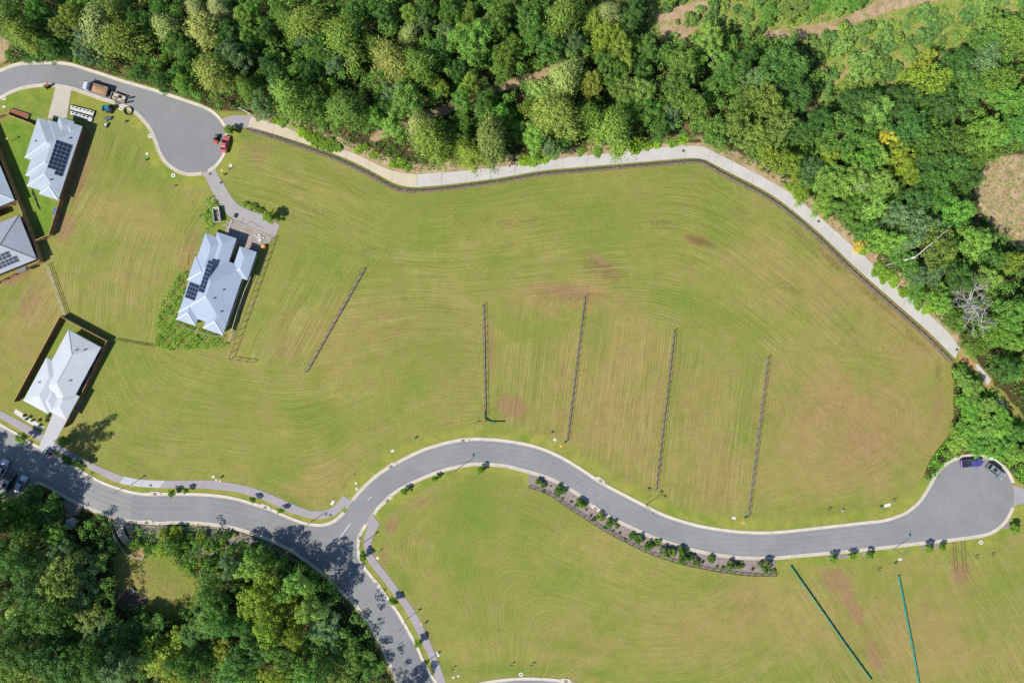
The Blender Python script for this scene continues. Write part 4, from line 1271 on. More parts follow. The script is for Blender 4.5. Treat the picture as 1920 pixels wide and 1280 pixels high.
def proto_feather(key, R=4.0, hh=13.0, nb=46, per=120):
    """she-oak like crown: many pale limbs fanning out from the leader, hung with fine sprays"""
    m = MB()
    m.tube([(0, 0, -.1), (.05, .03, hh * .5), (0, 0, hh * .93)], [.28, .2, .05], 7)
    Cs, Ns, Ss, Ts = [], [], [], []
    ph = rng.uniform(0, 6.28, 3)
    for i in range(nb):
        f = (i + .5) / nb
        an = i * 2.39996 + rng.uniform(-.3, .3)
        z = hh * (.32 + .62 * f)
        L = R * (1.05 * (1 - f) ** .55 + .12) * (1 + .16 * math.sin(2 * an + ph[0]) + .1 * math.sin(3 * an + ph[1])) * rng.uniform(.8, 1.1)
        dr = Vector((math.cos(an), math.sin(an), 0))
        s = Vector((0, 0, z)); e = s + dr * L + Vector((0, 0, L * (.35 + .5 * f)))
        if e.z > hh: e.z = hh - rng.uniform(0, .5)
        mid = s.lerp(e, .5) + Vector((0, 0, .12 * L))
        m.tube([s, mid, e], [.13, .08, .02], 4, False)
        n = int(per * (.4 + .9 * L / R))
        t = rng.uniform(.46, 1.06, n)
        base = np.array([list(s.lerp(e, float(q)) + Vector((0, 0, .45 * L * q * (1 - q)))) for q in t])
        w = .14 * R * (0.45 + t)[:, None]
        p = base + rng.normal(0, 1, (n, 3)) * w * np.array([1, 1, .55])
        Cs.append(p)
        Ns.append(np.tile([0, 0, 1.], (n, 1)) + (p - base) * .8 + np.array(dr) * .25)
        Ts.append(np.tile(np.array(dr), (n, 1)) + rng.normal(0, .45, (n, 3)))
        Ss.append(rng.uniform(.45, .85, n))
    p = Proto()
    p.crown = leaves_mesh('crown', np.concatenate(Cs), np.concatenate(Ns), np.concatenate(Ss), .34, NEEDLE, np.concatenate(Ts), .45)
    p.trunk = m.mesh('trunk', BARK_P, True)
    p.R, p.h = R, hh
    PROTO.setdefault(key, []).append(p)


def branches(m, s, d, L, r, lvl, rnd):
    pts = [s]; dd = d.copy()
    for i in range(3):
        dd = (dd + Vector((rnd.uniform(-.25, .25), rnd.uniform(-.25, .25), rnd.uniform(-.1, .25)))).normalized()
        pts.append(pts[-1] + dd * L / 3)
    m.tube(pts, [r, r * .8, r * .6, r * .4], 5, False)
    if lvl:
        for i in range(4):
            k = rnd.choice((1, 2, 3, 3))
            nd = (dd + Vector((rnd.uniform(-1, 1), rnd.uniform(-1, 1), rnd.uniform(-.2, .5)))).normalized()
            branches(m, pts[k], nd, L * rnd.uniform(.5, .75), r * .5, lvl - 1, rnd)


def proto_dead(key, sd, R=4.0, hh=10.0):
    rnd = random.Random(sd)
    m = MB(); m.tube([(0, 0, -.1), (.1, .1, hh * .5), (0, .1, hh * .7)], [.3, .22, .12], 7)
    p = Proto(); p.trunk = m.mesh('trunk', BARK_D, True)
    b = MB()
    for i in range(9):
        an = i * .7 + rnd.uniform(-.2, .2)
        branches(b, Vector((0, 0, hh * rnd.uniform(.4, .7))), Vector((math.cos(an), math.sin(an), .35)), R * rnd.uniform(.55, .95), .13, 3, rnd)
    p.crown = b.mesh('branches', BARK_D)
    p.R, p.h = R, hh
    PROTO.setdefault(key, []).append(p)


def proto_palm(key, sd, R=3.0, hh=6.0):
    rnd = random.Random(sd)
    m = MB(); m.tube([(0, 0, -.1), (.1, 0, hh * .5), (.05, .05, hh * .85)], [.2, .15, .13], 8)
    Cs, Ns, Ts, Ss = [], [], [], []
    r_ = MB()
    for i in range(15):
        an = i * 2.4 + rnd.uniform(-.2, .2); el = rnd.uniform(.1, 1.0)
        dr = Vector((math.cos(an), math.sin(an), 0)); sd_ = Vector((-dr.y, dr.x, 0))
        pts = []
        for k in range(9):
            t = k / 8
            pts.append(Vector((0, 0, hh * .85)) + dr * R * t * (1 - .12 * el) + Vector((0, 0, R * (el * t - (.5 + el * .6) * t * t))))
        r_.tube(pts, [.04] * 8 + [.01], 4, False)
        for k in range(1, 9):
            for sg in (-1, 1):
                for q in range(3):
                    c = pts[k] + (pts[k] - pts[k - 1]) * (-q / 3) + sd_ * sg * .3
                    Cs.append(list(c)); Ns.append([0, 0, 1]); Ts.append(list(sd_ * sg + dr * .5)); Ss.append(.75)
    p = Proto()
    p.crown = leaves_mesh('crown', np.array(Cs), np.array(Ns, float), np.array(Ss), .22, LEAF, np.array(Ts), .25)
    p.trunk = m.mesh('trunk', BARK_P, True)
    p.R, p.h = R, hh
    PROTO.setdefault(key, []).append(p)


for _ in range(6): proto_clump('broad', nl=54, rl=(.13, .29), per=190, ls=(.22, .44))
for _ in range(6): proto_clump('dense', nl=76, rl=(.1, .23), per=160, ls=(.22, .42), base=.25, flat=.8)
for _ in range(3): proto_clump('open', nl=26, rl=(.15, .28), per=150, ls=(.28, .55), bark=BARK_P)
for _ in range(6): proto_feather('feather')
for _ in range(3): proto_feather('feather', nb=34, per=95)
for s_ in range(2): proto_dead('dead', 11 + s_)
for s_ in range(2): proto_palm('palm', 5 + s_)
for _ in range(3): proto_clump('young', R=1.0, hh=3.0, nl=14, rl=(.28, .46), per=70, ls=(.14, .26), base=.25)


def proto_shrub(R=1.0, hh=1.1, nl=12, per=85, ls=(.13, .25), spiky=False):
    if spiky:
        n = 150
        an = rng.uniform(0, 6.28, n); el = rng.uniform(.25, 1.3, n)
        d = np.stack([np.cos(an) * np.cos(el), np.sin(an) * np.cos(el), np.sin(el)], 1)
        L = rng.uniform(.4, 1.0, n)[:, None]
        C = d * L * .55 * R + np.array([0, 0, .05])
        N = np.stack([-np.cos(an) * np.sin(el), -np.sin(an) * np.sin(el), np.cos(el)], 1)
        return leaves_mesh('tuft', C, N, (L[:, 0] * R * 1.0), .16, LEAF, d, .15)
    C, N, Sz, lob = clump_crown(R, 0.0, hh, nl, (.26, .46), per, ls)
    C[:, 2] = np.clip(C[:, 2] * hh / C[:, 2].max(), .03, None)
    return leaves_mesh('shrub', C, N, Sz, .7, LEAF)


SHRUBS = [proto_shrub() for _ in range(4)]
SHRUB_LOW = [proto_shrub(hh=.7, nl=16) for _ in range(2)]
TUFTS = [proto_shrub(spiky=True) for _ in range(3)]

# look: prototype, leaf colour (as seen, sRGB), words
LOOK = {
    'F': ('feather', [(100, 120, 44), (108, 124, 48), (94, 118, 46), (114, 124, 56)], 'feathery olive tree'),
    'P': ('feather', [(130, 140, 78), (138, 146, 88)], 'feathery pale sage tree'),
    'D': ('broad', [(74, 108, 46), (68, 102, 46), (82, 114, 48), (68, 98, 42)], 'dark green lobed tree'),
    'O': ('dense', [(98, 120, 48), (90, 116, 46), (106, 122, 54), (84, 110, 44)], 'dense olive green tree'),
    'B': ('broad', [(96, 134, 52), (104, 140, 56), (90, 128, 52), (112, 140, 60)], 'bright green leafy tree'),
    'Y': ('dense', [(118, 136, 46), (112, 132, 44), (126, 138, 52)], 'yellow green tree'),
    'Z': ('open', [(176, 168, 50), (170, 166, 58)], 'golden yellow tree'),
    'U': ('broad', [(92, 116, 72), (86, 110, 66), (100, 122, 78)], 'blue grey green tree'),
    'G': ('open', [(112, 142, 62), (120, 146, 68), (100, 132, 58)], 'open light green tree'),
    'X': ('dead', [(200, 195, 190)], 'bare grey dead tree'),
    'K': ('palm', [(110, 140, 60), (120, 146, 70)], 'spreading palm'),
}
LEAFK = 2.5         # leaves stand at all angles, so a crown shows darker than a level sheet
TREES = []           # (px, py, r, look, height)


def T(look, *spots, h=None):
    for s in spots:
        TREES.append((s[0], s[1], s[2], look, s[3] if len(s) > 3 else h))


# top left to the cream path
T('F', (20, 45, 25), (45, 62, 22), (230, 72, 29), (215, 24, 20), (400, 136, 26), (545, 182, 30), (540, 36, 18), (578, 40, 28), (646, 68, 35), (700, 85, 18), (735, 112, 30), (790, 122, 27), (415, 140, 20), (465, 165, 18), (645, 202, 27), (810, 264, 33))
T('P', (185, 45, 28), (385, 52, 26), (370, 20, 16), (410, 10, 16), (768, 64, 15), (310, 50, 20), (785, 234, 20))
T('O', (12, 18, 20), (110, 52, 20), (132, 30, 20), (520, 20, 15), (840, 20, 20), (868, 16, 14), (590, 190, 24), (600, 222, 15), (870, 266, 20))
T('D', (70, 20, 22), (95, 90, 20), (60, 104, 15), (260, 45, 24), (300, 18, 18), (330, 72, 18), (430, 60, 20), (350, 102, 20), (330, 136, 16), (300, 152, 15), (262, 136, 17), (200, 126, 11), (76, 108, 10), (140, 106, 11), (470, 92, 16), (665, 20, 20), (720, 30, 18), (800, 14, 16), (825, 96, 22), (860, 132, 16), (610, 104, 20), (580, 132, 18), (505, 124, 16), (520, 142, 18), (625, 236, 11), (722, 200, 15), (600, 80, 18), (500, 60, 18))
T('U', (75, 46, 18), (160, 74, 22), (170, 106, 15), (440, 106, 24), (795, 40, 16), (845, 66, 20), (575, 76, 16), (630, 122, 16), (425, 100, 20), (490, 194, 22), (520, 166, 18), (735, 174, 18))
T('B', (455, 30, 18), (466, 60, 15), (345, 158, 17), (240, 138, 13), (102, 102, 13), (470, 16, 15), (700, 14, 16), (770, 26, 16), (870, 66, 18), (580, 96, 15), (760, 190, 30), (770, 160, 16), (868, 182, 18), (702, 216, 17), (736, 240, 20))
T('Y', (490, 90, 12), (526, 100, 13), (620, 164, 15), (825, 164, 15), (815, 86, 11), (665, 150, 10))
# middle of the top forest
T('D', (850, 26, 16), (985, 26, 22), (1000, 60, 26), (1030, 86, 24), (940, 54, 16), (910, 192, 20), (1065, 254, 17), (1200, 130, 16), (1215, 205, 24), (1240, 238, 18), (1005, 292, 11), (1212, 92, 20), (1180, 40, 20), (1190, 10, 18))
T('B', (885, 76, 32), (865, 186, 17), (935, 214, 17), (960, 172, 11), (992, 150, 9), (1005, 254, 22), (1260, 4, 14), (1332, 4, 10))
T('G', (1020, 172, 22), (1205, 170, 22), (1330, 72, 24), (1345, 108, 18))
T('O', (880, 26, 16), (930, 36, 26), (960, 10, 18), (950, 96, 24), (945, 130, 21), (1140, 130, 30), (1165, 164, 22), (1282, 126, 26), (1290, 192, 30), (870, 236, 15), (1270, 162, 24))
T('F', (1060, 28, 30), (1110, 36, 18), (1045, 216, 34), (1105, 220, 24), (1150, 240, 32), (920, 260, 29), (880, 288, 22))
T('P', (1060, 146, 28), (1140, 24, 17))
T('Y', (1135, 66, 24), (1165, 95, 25), (1105, 156, 23), (895, 140, 13), (880, 160, 17), (1044, 46, 13), (990, 202, 15))
T('U', (885, 118, 14), (1076, 76, 20), (1030, 274, 20), (1262, 210, 18))
# the dark stand and the slope to the right
T('D', (1370, 130, 24), (1350, 152, 20), (1400, 110, 22), (1490, 166, 28), (1500, 250, 22), (1592, 250, 37), (1602, 200, 24), (1465, 120, 35, 15), (1690, 190, 26), (1632, 196, 25), (1850, 82, 24), (1790, 120, 30), (1820, 170, 30), (1770, 192, 29), (1700, 232, 34), (1750, 272, 28), (1790, 310, 26), (1740, 312, 23), (1720, 372, 26), (1760, 350, 26), (1812, 330, 24), (1620, 430, 18), (1860, 482, 22), (1800, 520, 24), (1890, 690, 22), (1340, 248, 26), (1535, 226, 23))
T('O', (1440, 186, 30), (1400, 190, 24), (1380, 234, 26), (1420, 254, 26), (1460, 240, 26), (1870, 150, 30), (1800, 270, 30), (1840, 290, 26), (1760, 460, 34), (1790, 602, 19), (1830, 642, 22), (1890, 60, 34), (1490, 14, 26, 4))
T('U', (1420, 150, 24), (1840, 116, 30), (1520, 316, 20), (1680, 402, 24), (1720, 430, 28), (1740, 512, 26))
T('Y', (1740, 150, 33), (1730, 122, 22), (1470, 304, 26), (1440, 290, 16), (1560, 290, 19), (1690, 300, 25), (1500, 360, 18), (1702, 322, 20), (1900, 490, 18))
T('Z', (1660, 256, 17), (1680, 280, 12))
T('B', (1640, 210, 27), (1620, 300, 22), (1900, 190, 30), (1850, 250, 30), (1900, 240, 28), (1560, 332, 24), (1600, 342, 28), (1650, 342, 26), (1540, 382, 18), (1590, 392, 22), (1642, 382, 26), (1790, 396, 26), (1830, 450, 28), (1660, 452, 24), (1700, 490, 20), (1720, 546, 18), (1762, 562, 20), (1900, 590, 30), (1870, 620, 24), (1905, 640, 18), (1440, 24, 18, 4), (1540, 10, 18, 4), (1572, 8, 18, 4), (1600, 4, 16, 4))
T('G', (1640, 290, 22), (1850, 520, 22), (1810, 662, 14), (1700, 450, 22))
T('X', (1832, 572, 40, 12), (1740, 500, 14, 10), (1610, 345, 18, 11))
# bright belt by the right turning circle
T('B', (1800, 690, 14), (1812, 714, 16), (1824, 736, 17), (1801, 746, 13), (1820, 766, 19), (1850, 762, 16), (1816, 800, 22), (1850, 802, 23), (1882, 792, 20), (1904, 812, 16), (1796, 828, 17), (1832, 836, 16), (1870, 838, 20), (1908, 852, 20), (1772, 852, 13), (1762, 872, 12), (1750, 886, 10), (1908, 884, 10), h=5.0)
# lower left forest
T('D', (8, 955, 24, 8), (58, 930, 18, 5), (100, 950, 13, 4), (40, 982, 24, 9), (30, 1050, 30), (60, 1110, 34), (20, 1212, 36), (82, 1232, 36), (130, 1262, 36), (180, 1242, 34), (232, 1202, 30, 8), (270, 1190, 28, 6), (350, 1252, 30), (372, 1192, 32, 8), (400, 1168, 32, 9), (400, 1130, 24), (430, 1172, 28), (450, 1242, 30), (480, 1212, 26), (535, 1082, 20, 5), (566, 1084, 18, 4.5), (570, 1112, 16, 4.5), (692, 1252, 18, 4), (80, 962, 22, 6), (-30, 1030, 30))
T('O', (46, 1002, 22), (110, 1090, 36), (90, 1152, 36), (40, 1262, 40), (652, 1230, 26, 5.5), (540, 1252, 26), (642, 1272, 26, 6), (170, 1160, 30, 8))
T('U', (102, 1040, 24, 8), (150, 1062, 30, 8), (180, 1192, 30, 8), (220, 1252, 30), (432, 1060, 18), (600, 1170, 28, 6.5), (620, 1192, 22, 6), (150, 1120, 26, 8.5))
T('B', (104, 1008, 20, 7), (486, 1060, 26, 8), (600, 1222, 30, 7), (442, 1262, 28), (580, 1272, 28), (70, 962, 14), (690, 1225, 14, 3.5))
T('Y', (167, 980, 14, 3), (186, 968, 11, 2.6), (300, 1232, 38, 9), (332, 1202, 28, 7), (480, 1120, 34), (522, 1132, 30, 9), (560, 1152, 30, 8), (500, 1182, 30), (540, 1192, 24), (330, 1262, 28), (420, 1222, 22), (520, 1272, 26), (192, 994, 13, 3))
T('K', (30, 1148, 16, 7), (56, 1156, 15, 6), (40, 1182, 14, 6))
T('X', (434, 1076, 14, 9), (620, 1180, 14, 12), (45, 1010, 12, 12))

def TS(sx, sy, r, look, h):
    """tall tree just outside the frame, known from the shadow of its crown on the ground"""
    d = h * .72 / math.tan(SUN_EL) / S
    gx, gy = sx - SDX * d, sy + SDY * d
    k = 1 / (1 - h * .72 / H)
    TREES.append((960 + (gx - 960) * k, 640 + (gy - 640) * k, r, look, h))


TS(153, 829, 30, 'D', 33); TS(66, 872, 32, 'D', 19); TS(112, 893, 30, 'O', 19); TS(20, 866, 30, 'D', 18); TS(-20, 845, 30, 'D', 18); TS(128, 915, 22, 'D', 18.5); TS(50, 905, 26, 'D', 17)
TS(545, 1008, 22, 'G', 12); TS(634, 1030, 22, 'G', 13); TS(655, 1078, 24, 'G', 12.5); TS(612, 1052, 16, 'G', 12); TS(692, 1137, 10, 'G', 9); TS(721, 1172, 9, 'G', 8); TS(735, 1225, 12, 'G', 8); TS(788, 1266, 20, 'G', 15)
# fill the gaps left between them
def fill(poly, n, rr, looks, excl=(), keep=0.74, h=None, seed=1):
    rnd = random.Random(seed)
    xs = [p[0] for p in poly]; ys = [p[1] for p in poly]
    done = 0; tries = 0
    while done < n and tries < 5000:
        tries += 1
        x, y = rnd.uniform(max(-50, min(xs)), min(1970, max(xs))), rnd.uniform(max(-40, min(ys)), min(1320, max(ys)))
        r = rnd.uniform(*rr)
        if not pip(poly, x, y) or any(pip(e, x, y) for e in excl): continue
        if min(dist_line(TRAIL, np.array([x]), np.array([y]))) < r * .7: continue
        if any(math.hypot(x - t[0], y - t[1]) < keep * (r + t[2]) for t in TREES): continue
        TREES.append((x, y, r, rnd.choice(looks), h)); done += 1


TREES.sort(key=lambda t: -t[2])
SMALL = TREES[296:]
TREES = TREES[:296]

ORD = ['first', 'second', 'third', 'fourth', 'fifth', 'sixth', 'seventh', 'eighth', 'ninth', 'tenth', 'eleventh', 'twelfth', 'thirteenth', 'fourteenth', 'fifteenth', 'sixteenth', 'seventeenth', 'eighteenth', 'nineteenth', 'twentieth'] + ['twenty-' + w for w in ('first', 'second', 'third', 'fourth', 'fifth', 'sixth', 'seventh', 'eighth', 'ninth')] + ['thirtieth'] + ['thirty-' + w for w in ('first', 'second', 'third', 'fourth', 'fifth', 'sixth', 'seventh', 'eighth', 'ninth')] + ['fortieth'] + ['forty-' + w for w in ('first', 'second', 'third', 'fourth', 'fifth', 'sixth', 'seventh', 'eighth', 'ninth')]


def zone(x, y):
    if x > 1735 and 675 < y < 910 and pip(HEDGE, x, y): return 'in the belt above the right turning circle'
    if y > 880:
        if x < 240: return 'in lower left forest, left of the clearing'
        if x < 460: return 'in lower left forest, below the clearing'
        return 'in lower left forest, beside the side street'
    if x > 1510 and y < 70: return 'beside the top right dirt track'
    if x < 260: return 'in top forest above the left houses'
    if x < 480: return 'in top forest above the red car'
    if x < 760: return 'in top forest above the cream path'
    if x < 1000: return 'in top forest left of the brown trail'
    if x < 1230: return 'in top forest right of the brown trail'
    if x < 1540: return "in top forest above the pale path's bend"
    if y < 290: return 'in the upper right forest slope'
    return 'in the right forest beside the sloping path'


groups = {}
for t in TREES:
    groups.setdefault((t[3], zone(t[0], t[1])), []).append(t)
lab = {}
for (lk, zn), ts in groups.items():
    ts.sort(key=lambda q: q[0])
    for i, q in enumerate(ts):
        base = LOOK[lk][2] + ' ' + zn
        lab[id(q)] = base if len(ts) == 1 else base + ', ' + ORD[i] + ' from left'
rnd = random.Random(21)
for i, q in enumerate(TREES):
    px, py, r, lk, hh = q
    key, cols, words = LOOK[lk]
    p = rnd.choice(PROTO[key])
    rm = r * S * 1.12
    h = hh or min(15.0, 4.0 + rm * 2.3) * rnd.uniform(.88, 1.1)
    for _ in range(14):
        base = W(px, py, h * .72); base.z = 0
        gx, gy = base.x / S + 960, 640 - base.y / S
        if h < 3 or h > 16.5 or any(pip(P_, gx, gy) for P_ in (FOREST_TOP, FOREST_SW, HEDGE)): break
        h *= .86
    rm *= (H - h * .72) / H
    nm = {'K': 'palm_tree', 'X': 'dead_tree'}.get(lk, 'forest_tree')
    t = thing(nm, lab[id(q)], 'palm' if lk == 'K' else 'tree', base, rnd.uniform(0, 6.28), 'trees of the surrounding forest')
    k = rm / p.R
    e_ = rnd.uniform(.86, 1.16)
    t.scale = (k * e_, k / e_, h / p.h)
    o = bpy.data.objects.new('trunk', p.trunk); link(o, t)
    o = bpy.data.objects.new('branches' if lk == 'X' else 'crown', p.crown); link(o, t)
    c = A(*rnd.choice(cols), LEAFK)
    v = rnd.uniform(.84, 1.14)
    o.color = (c[0] * v * rnd.uniform(.92, 1.08), c[1] * v, c[2] * v * rnd.uniform(.85, 1.15), 1)

# ------------------------------------------------------------------ verge trees, garden shrubs
def young(px, py, r, label, col=(92, 120, 40), h=None, name='street_tree', grp='young verge trees'):
    p = rnd.choice(PROTO['young'])
    h = h or 1.4 + r * S * 1.5
    b = W(px, py, h * .6); b.z = 0
    t = thing(name, label, 'tree', b, rnd.uniform(0, 6), grp)
    k = r * S
    t.scale = (k, k, h / 3.0)
    o = bpy.data.objects.new('trunk', p.trunk); link(o, t)
    o = bpy.data.objects.new('crown', p.crown); link(o, t)
    o.color = A(*col, LEAFK)


for px, py, r, l in ((321, 924, 6, 'small dark verge tree on the kerb beside the pale footpath slab, left of two'), (349, 919, 5, 'smaller verge tree beside the footpath, right of two close together'),
                     (474, 937, 5, 'small verge tree right of the close pair on the left road'), (525.6, 957, 5, 'small verge tree last before the junction on the left road'),
                     (681, 1043, 7, 'verge tree between kerb and footpath just below the junction'), (737, 1126, 7, 'round verge tree halfway down the side street'), (784, 1205, 7, 'verge tree low on the side street'),
                     (815, 897, 5, 'young tree inside the bend, middle of three'), (758, 922, 6, 'young tree inside the bend, lowest of three'), (901, 881, 6, 'yellowish young tree inside the bend, at its crown'),
                     (1561, 1047, 7, 'verge tree on mulch, leftmost south of the right road'), (1597, 1043, 6, 'verge tree on mulch, second from left south of the right road'), (1630, 1040, 6, 'verge tree, third from left south of the right road'),
                     (1743, 1027, 7, 'verge tree pair, left one below the turning circle'), (1768, 1025, 5, 'verge tree pair, right one below the turning circle'), (1904, 992, 8, 'straggly verge tree right of the turning circle'),
                     (429, 243, 8, 'bushy young tree at the start of the cream path'), (506, 405, 11, 'bushy tree at the end of the shared driveway')):
    young(px, py, r, l, rnd.choice([(88, 118, 38), (98, 128, 42), (108, 130, 40)]), h=4.2 if r == 11 else None)
young(121, 826, 9, 'leafy sapling tree beside the white driveway', (96, 120, 50), 3.0, 'round_tree', 'large garden trees')
young(40, 822, 9, 'small bright tree at the kerb left of the white driveway', (110, 138, 50), 4.0, 'round_tree', 'large garden trees')
for px, py, r in ((150, 870, 8), (128, 862, 8)):
    young(px, py, r, 'dark low tree on the shaded verge, ' + ('right one' if px > 140 else 'left one'), (60, 90, 40), 3.0, 'round_tree', 'large garden trees')


def shrub(px, py, r, label, col, meshes=None, name='shrub', grp=None, sz=1.0):
    h = r * S * .7
    b = W(px, py, h * .5); b.z = 0.0
    o = bpy.data.objects.new(name, rnd.choice(meshes or SHRUBS)); link(o)
    o.location = b; o.rotation_euler = (0, 0, rnd.uniform(0, 6.28))
    k = r * S
    o.scale = (k * rnd.uniform(.9, 1.1), k * rnd.uniform(.9, 1.1), max(k, .35) * sz * rnd.uniform(.85, 1.2))
    c = A(*col, LEAFK); v = rnd.uniform(.85, 1.15)
    o.color = (c[0] * v, c[1] * v, c[2] * v, 1)
    tag(o, label, 'shrub', grp)
    return o


bed = [(1010, 902, 7), (1020, 908.5, 6), (1033, 911, 3), (1049, 919, 10), (1054.5, 934, 2.6), (1071, 940, 2.6), (1086.6, 942, 10), (1099, 955, 3.5), (1125.6, 968, 7), (1114, 972.5, 4), (1143.6, 980, 9), (1157, 985, 5), (1135, 989, 3), (1149, 995, 4), (1162, 999, 5), (1186.6, 1005, 8), (1197.5, 1010, 8), (1218, 1021, 9), (1232, 1017, 7), (1246, 1033, 10), (1258, 1034, 8), (1280, 1033, 9), (1278, 1047, 8), (1294, 1044, 8), (1305, 1053, 7), (1317, 1053, 6), (1333, 1047, 8), (1345, 1061, 5), (1369, 1059, 10), (1389, 1059, 7), (1411, 1066, 5), (1433, 1059, 12), (1450, 1069, 5), (1356, 1063, 4), (1197, 1020, 3), (1172, 1011, 3), (1108, 966, 2.6), (1020, 922, 3)]
for i, (x, y, r) in enumerate(bed):
    big_ = r >= 7
    same = sorted(b for b in bed if (b[2] >= 7) == big_)
    k = same.index((x, y, r))
    shrub(x, y, r * .88, ('big' if big_ else 'little') + ' green shrub in the bed by the bend, ' + (ORD[k] + ' from left'), rnd.choice([(86, 116, 36), (76, 108, 38), (100, 118, 44), (96, 114, 58), (70, 96, 40)]), meshes=SHRUBS if big_ else rnd.choice((TUFTS, SHRUB_LOW)), grp='shrubs of the mulch bed', sz=rnd.uniform(.9, 1.8))
sp = []
r2 = random.Random(9)
for _ in range(400):
    x, y = r2.uniform(240, 560), r2.uniform(984, 1075)
    lo = np.interp(x, [240, 350, 440, 510, 560], [986, 988, 998, 1022, 1050]); hi = np.interp(x, [240, 290, 345, 372, 450, 560], [1012, 1034, 1056, 1080, 1076, 1072])
    r = r2.choice((4, 6, 8, 10, 12))
    if lo + r * .6 < y < hi and all(math.hypot(x - q[0], y - q[1]) > .8 * (r + q[2]) for q in sp): sp.append((x, y, r))
    if len(sp) >= 62: break
sp.sort()


def sp_row(q):
    low = q[1] > np.interp(q[0], [240, 350, 440, 510, 560], [998, 1000, 1012, 1036, 1060])
    return ('on the slope' if low else 'by the kerb') + (' above the clearing' if q[0] < 385 else ' right of the clearing')


for q in sp:
    x, y, r = q
    k = [p for p in sp if sp_row(p) == sp_row(q)].index(q)
    shrub(x, y, r, 'garden shrub ' + sp_row(q) + ', ' + ORD[k] + ' from left', r2.choice([(108, 142, 46), (96, 130, 46), (128, 146, 52), (86, 116, 46), (132, 142, 60)]), grp='shrubs between road and clearing', sz=1.5)
# scrub on the cleared slope, top right
scr = [(1215, 62, 8), (1262, 70, 7), (1525, 80, 12), (1555, 70, 12), (1545, 100, 14), (1580, 60, 14), (1600, 62, 12), (1575, 90, 16), (1620, 55, 14), (1655, 65, 16), (1685, 80, 14), (1730, 70, 14), (1700, 100, 12), (1610, 125, 22), (1638, 130, 18), (1665, 140, 11), (1770, 42, 12), (1810, 32, 16), (1828, 18, 14), (1858, 14, 12), (1815, 60, 8), (1560, 140, 10), (1295, 40, 12), (1400, 32, 9), (1350, 40, 8), (1310, 20, 8), (1380, 18, 8), (1340, 25, 7), (1425, 55, 10), (1550, 165, 12), (1590, 160, 10), (1640, 100, 9), (1755, 95, 9), (1790, 70, 9), (1695, 50, 8), (1750, 25, 8)]
r3 = random.Random(17)
for _ in range(3000):
    x, y = r3.uniform(1240, 1925), r3.uniform(-10, 190)
    r = r3.choice((5, 6, 7, 8, 9, 11, 13))
    if not pip(SCRUB, x, y) or any(pip(DIRT_TRACK, x + dx, y + dy) for dx in (-r - 3, 0, r + 3) for dy in (-r - 3, 0, r + 3)) or (pip(DIRT_A, x, y) and r > 6): continue
    if all(math.hypot(x - q[0], y - q[1]) > .72 * (r + q[2]) for q in scr) and all(math.hypot(x - q[0], y - q[1]) > .6 * (r + q[2]) for q in TREES): scr.append((x, y, r))
    if len(scr) > 105: break
scr.sort()


def scr_zone(q):
    return ('left of the top dirt track' if q[0] < 1430 else 'above the dark stand' if q[0] < 1560 and q[1] > 50 else 'below the dirt track' if q[0] < 1660 else 'right of the dirt track')


for q in scr:
    x, y, r = q
    k = [p for p in scr if scr_zone(p) == scr_zone(q)].index(q)
    shrub(x, y, r, 'scrub bush on the cleared slope ' + scr_zone(q) + ', ' + ORD[k] + ' from left', rnd.choice([(92, 120, 60), (100, 126, 58), (84, 114, 58), (112, 134, 60), (104, 130, 64)]), grp='scrub bushes', sz=1.2)
# low edging shrubs above the path
edge = [(566, 248, 9), (578, 254, 9), (590, 262, 10), (604, 268, 9), (618, 273, 10), (632, 276, 8), (672, 280, 7), (684, 276, 7), (700, 290, 7), (735, 308, 6), (752, 306, 9), (766, 314, 6), (985, 300, 11), (1005, 297, 13), (1022, 294, 11), (1038, 290, 9), (1190, 274, 13), (1208, 270, 12), (1232, 268, 9), (1262, 268, 8), (1280, 262, 8), (1160, 280, 10), (1120, 284, 8), (1090, 283, 7), (1650, 504, 12), (1662, 516, 12), (1676, 528, 9), (1695, 548, 9), (1722, 568, 9), (1740, 580, 9), (1612, 462, 10), (1618, 470, 8), (1550, 405, 6), (1545, 395, 6), (530, 230, 8), (516, 224, 6), (1500, 368, 8), (1480, 350, 7)]
for i, (x, y, r) in enumerate(sorted(edge)):
    w = 'above the cream path' if x < 780 else ('above the pale path' if x < 1310 else 'beside the sloping path')
    same = [q for q in sorted(edge) if ('above the cream path' if q[0] < 780 else ('above the pale path' if q[0] < 1310 else 'beside the sloping path')) == w]
    shrub(x, y, r, 'low lime green shrub ' + w + ', ' + ORD[same.index((x, y, r))] + ' from left', (168, 150, 62) if (x, y) == (1612, 462) else rnd.choice([(112, 138, 44), (120, 146, 40), (104, 132, 44)]), meshes=SHRUB_LOW, grp='low shrubs edging the path', sz=.9)
for i, (x, y, r) in enumerate([(460, 383, 6), (472, 387, 6), (481, 391, 6), (490, 395, 5)]):
    shrub(x, y, r, 'shrub along the shared driveway kerb, ' + ORD[i] + ' from left', (110, 128, 50), grp='shrubs on the shared driveway')

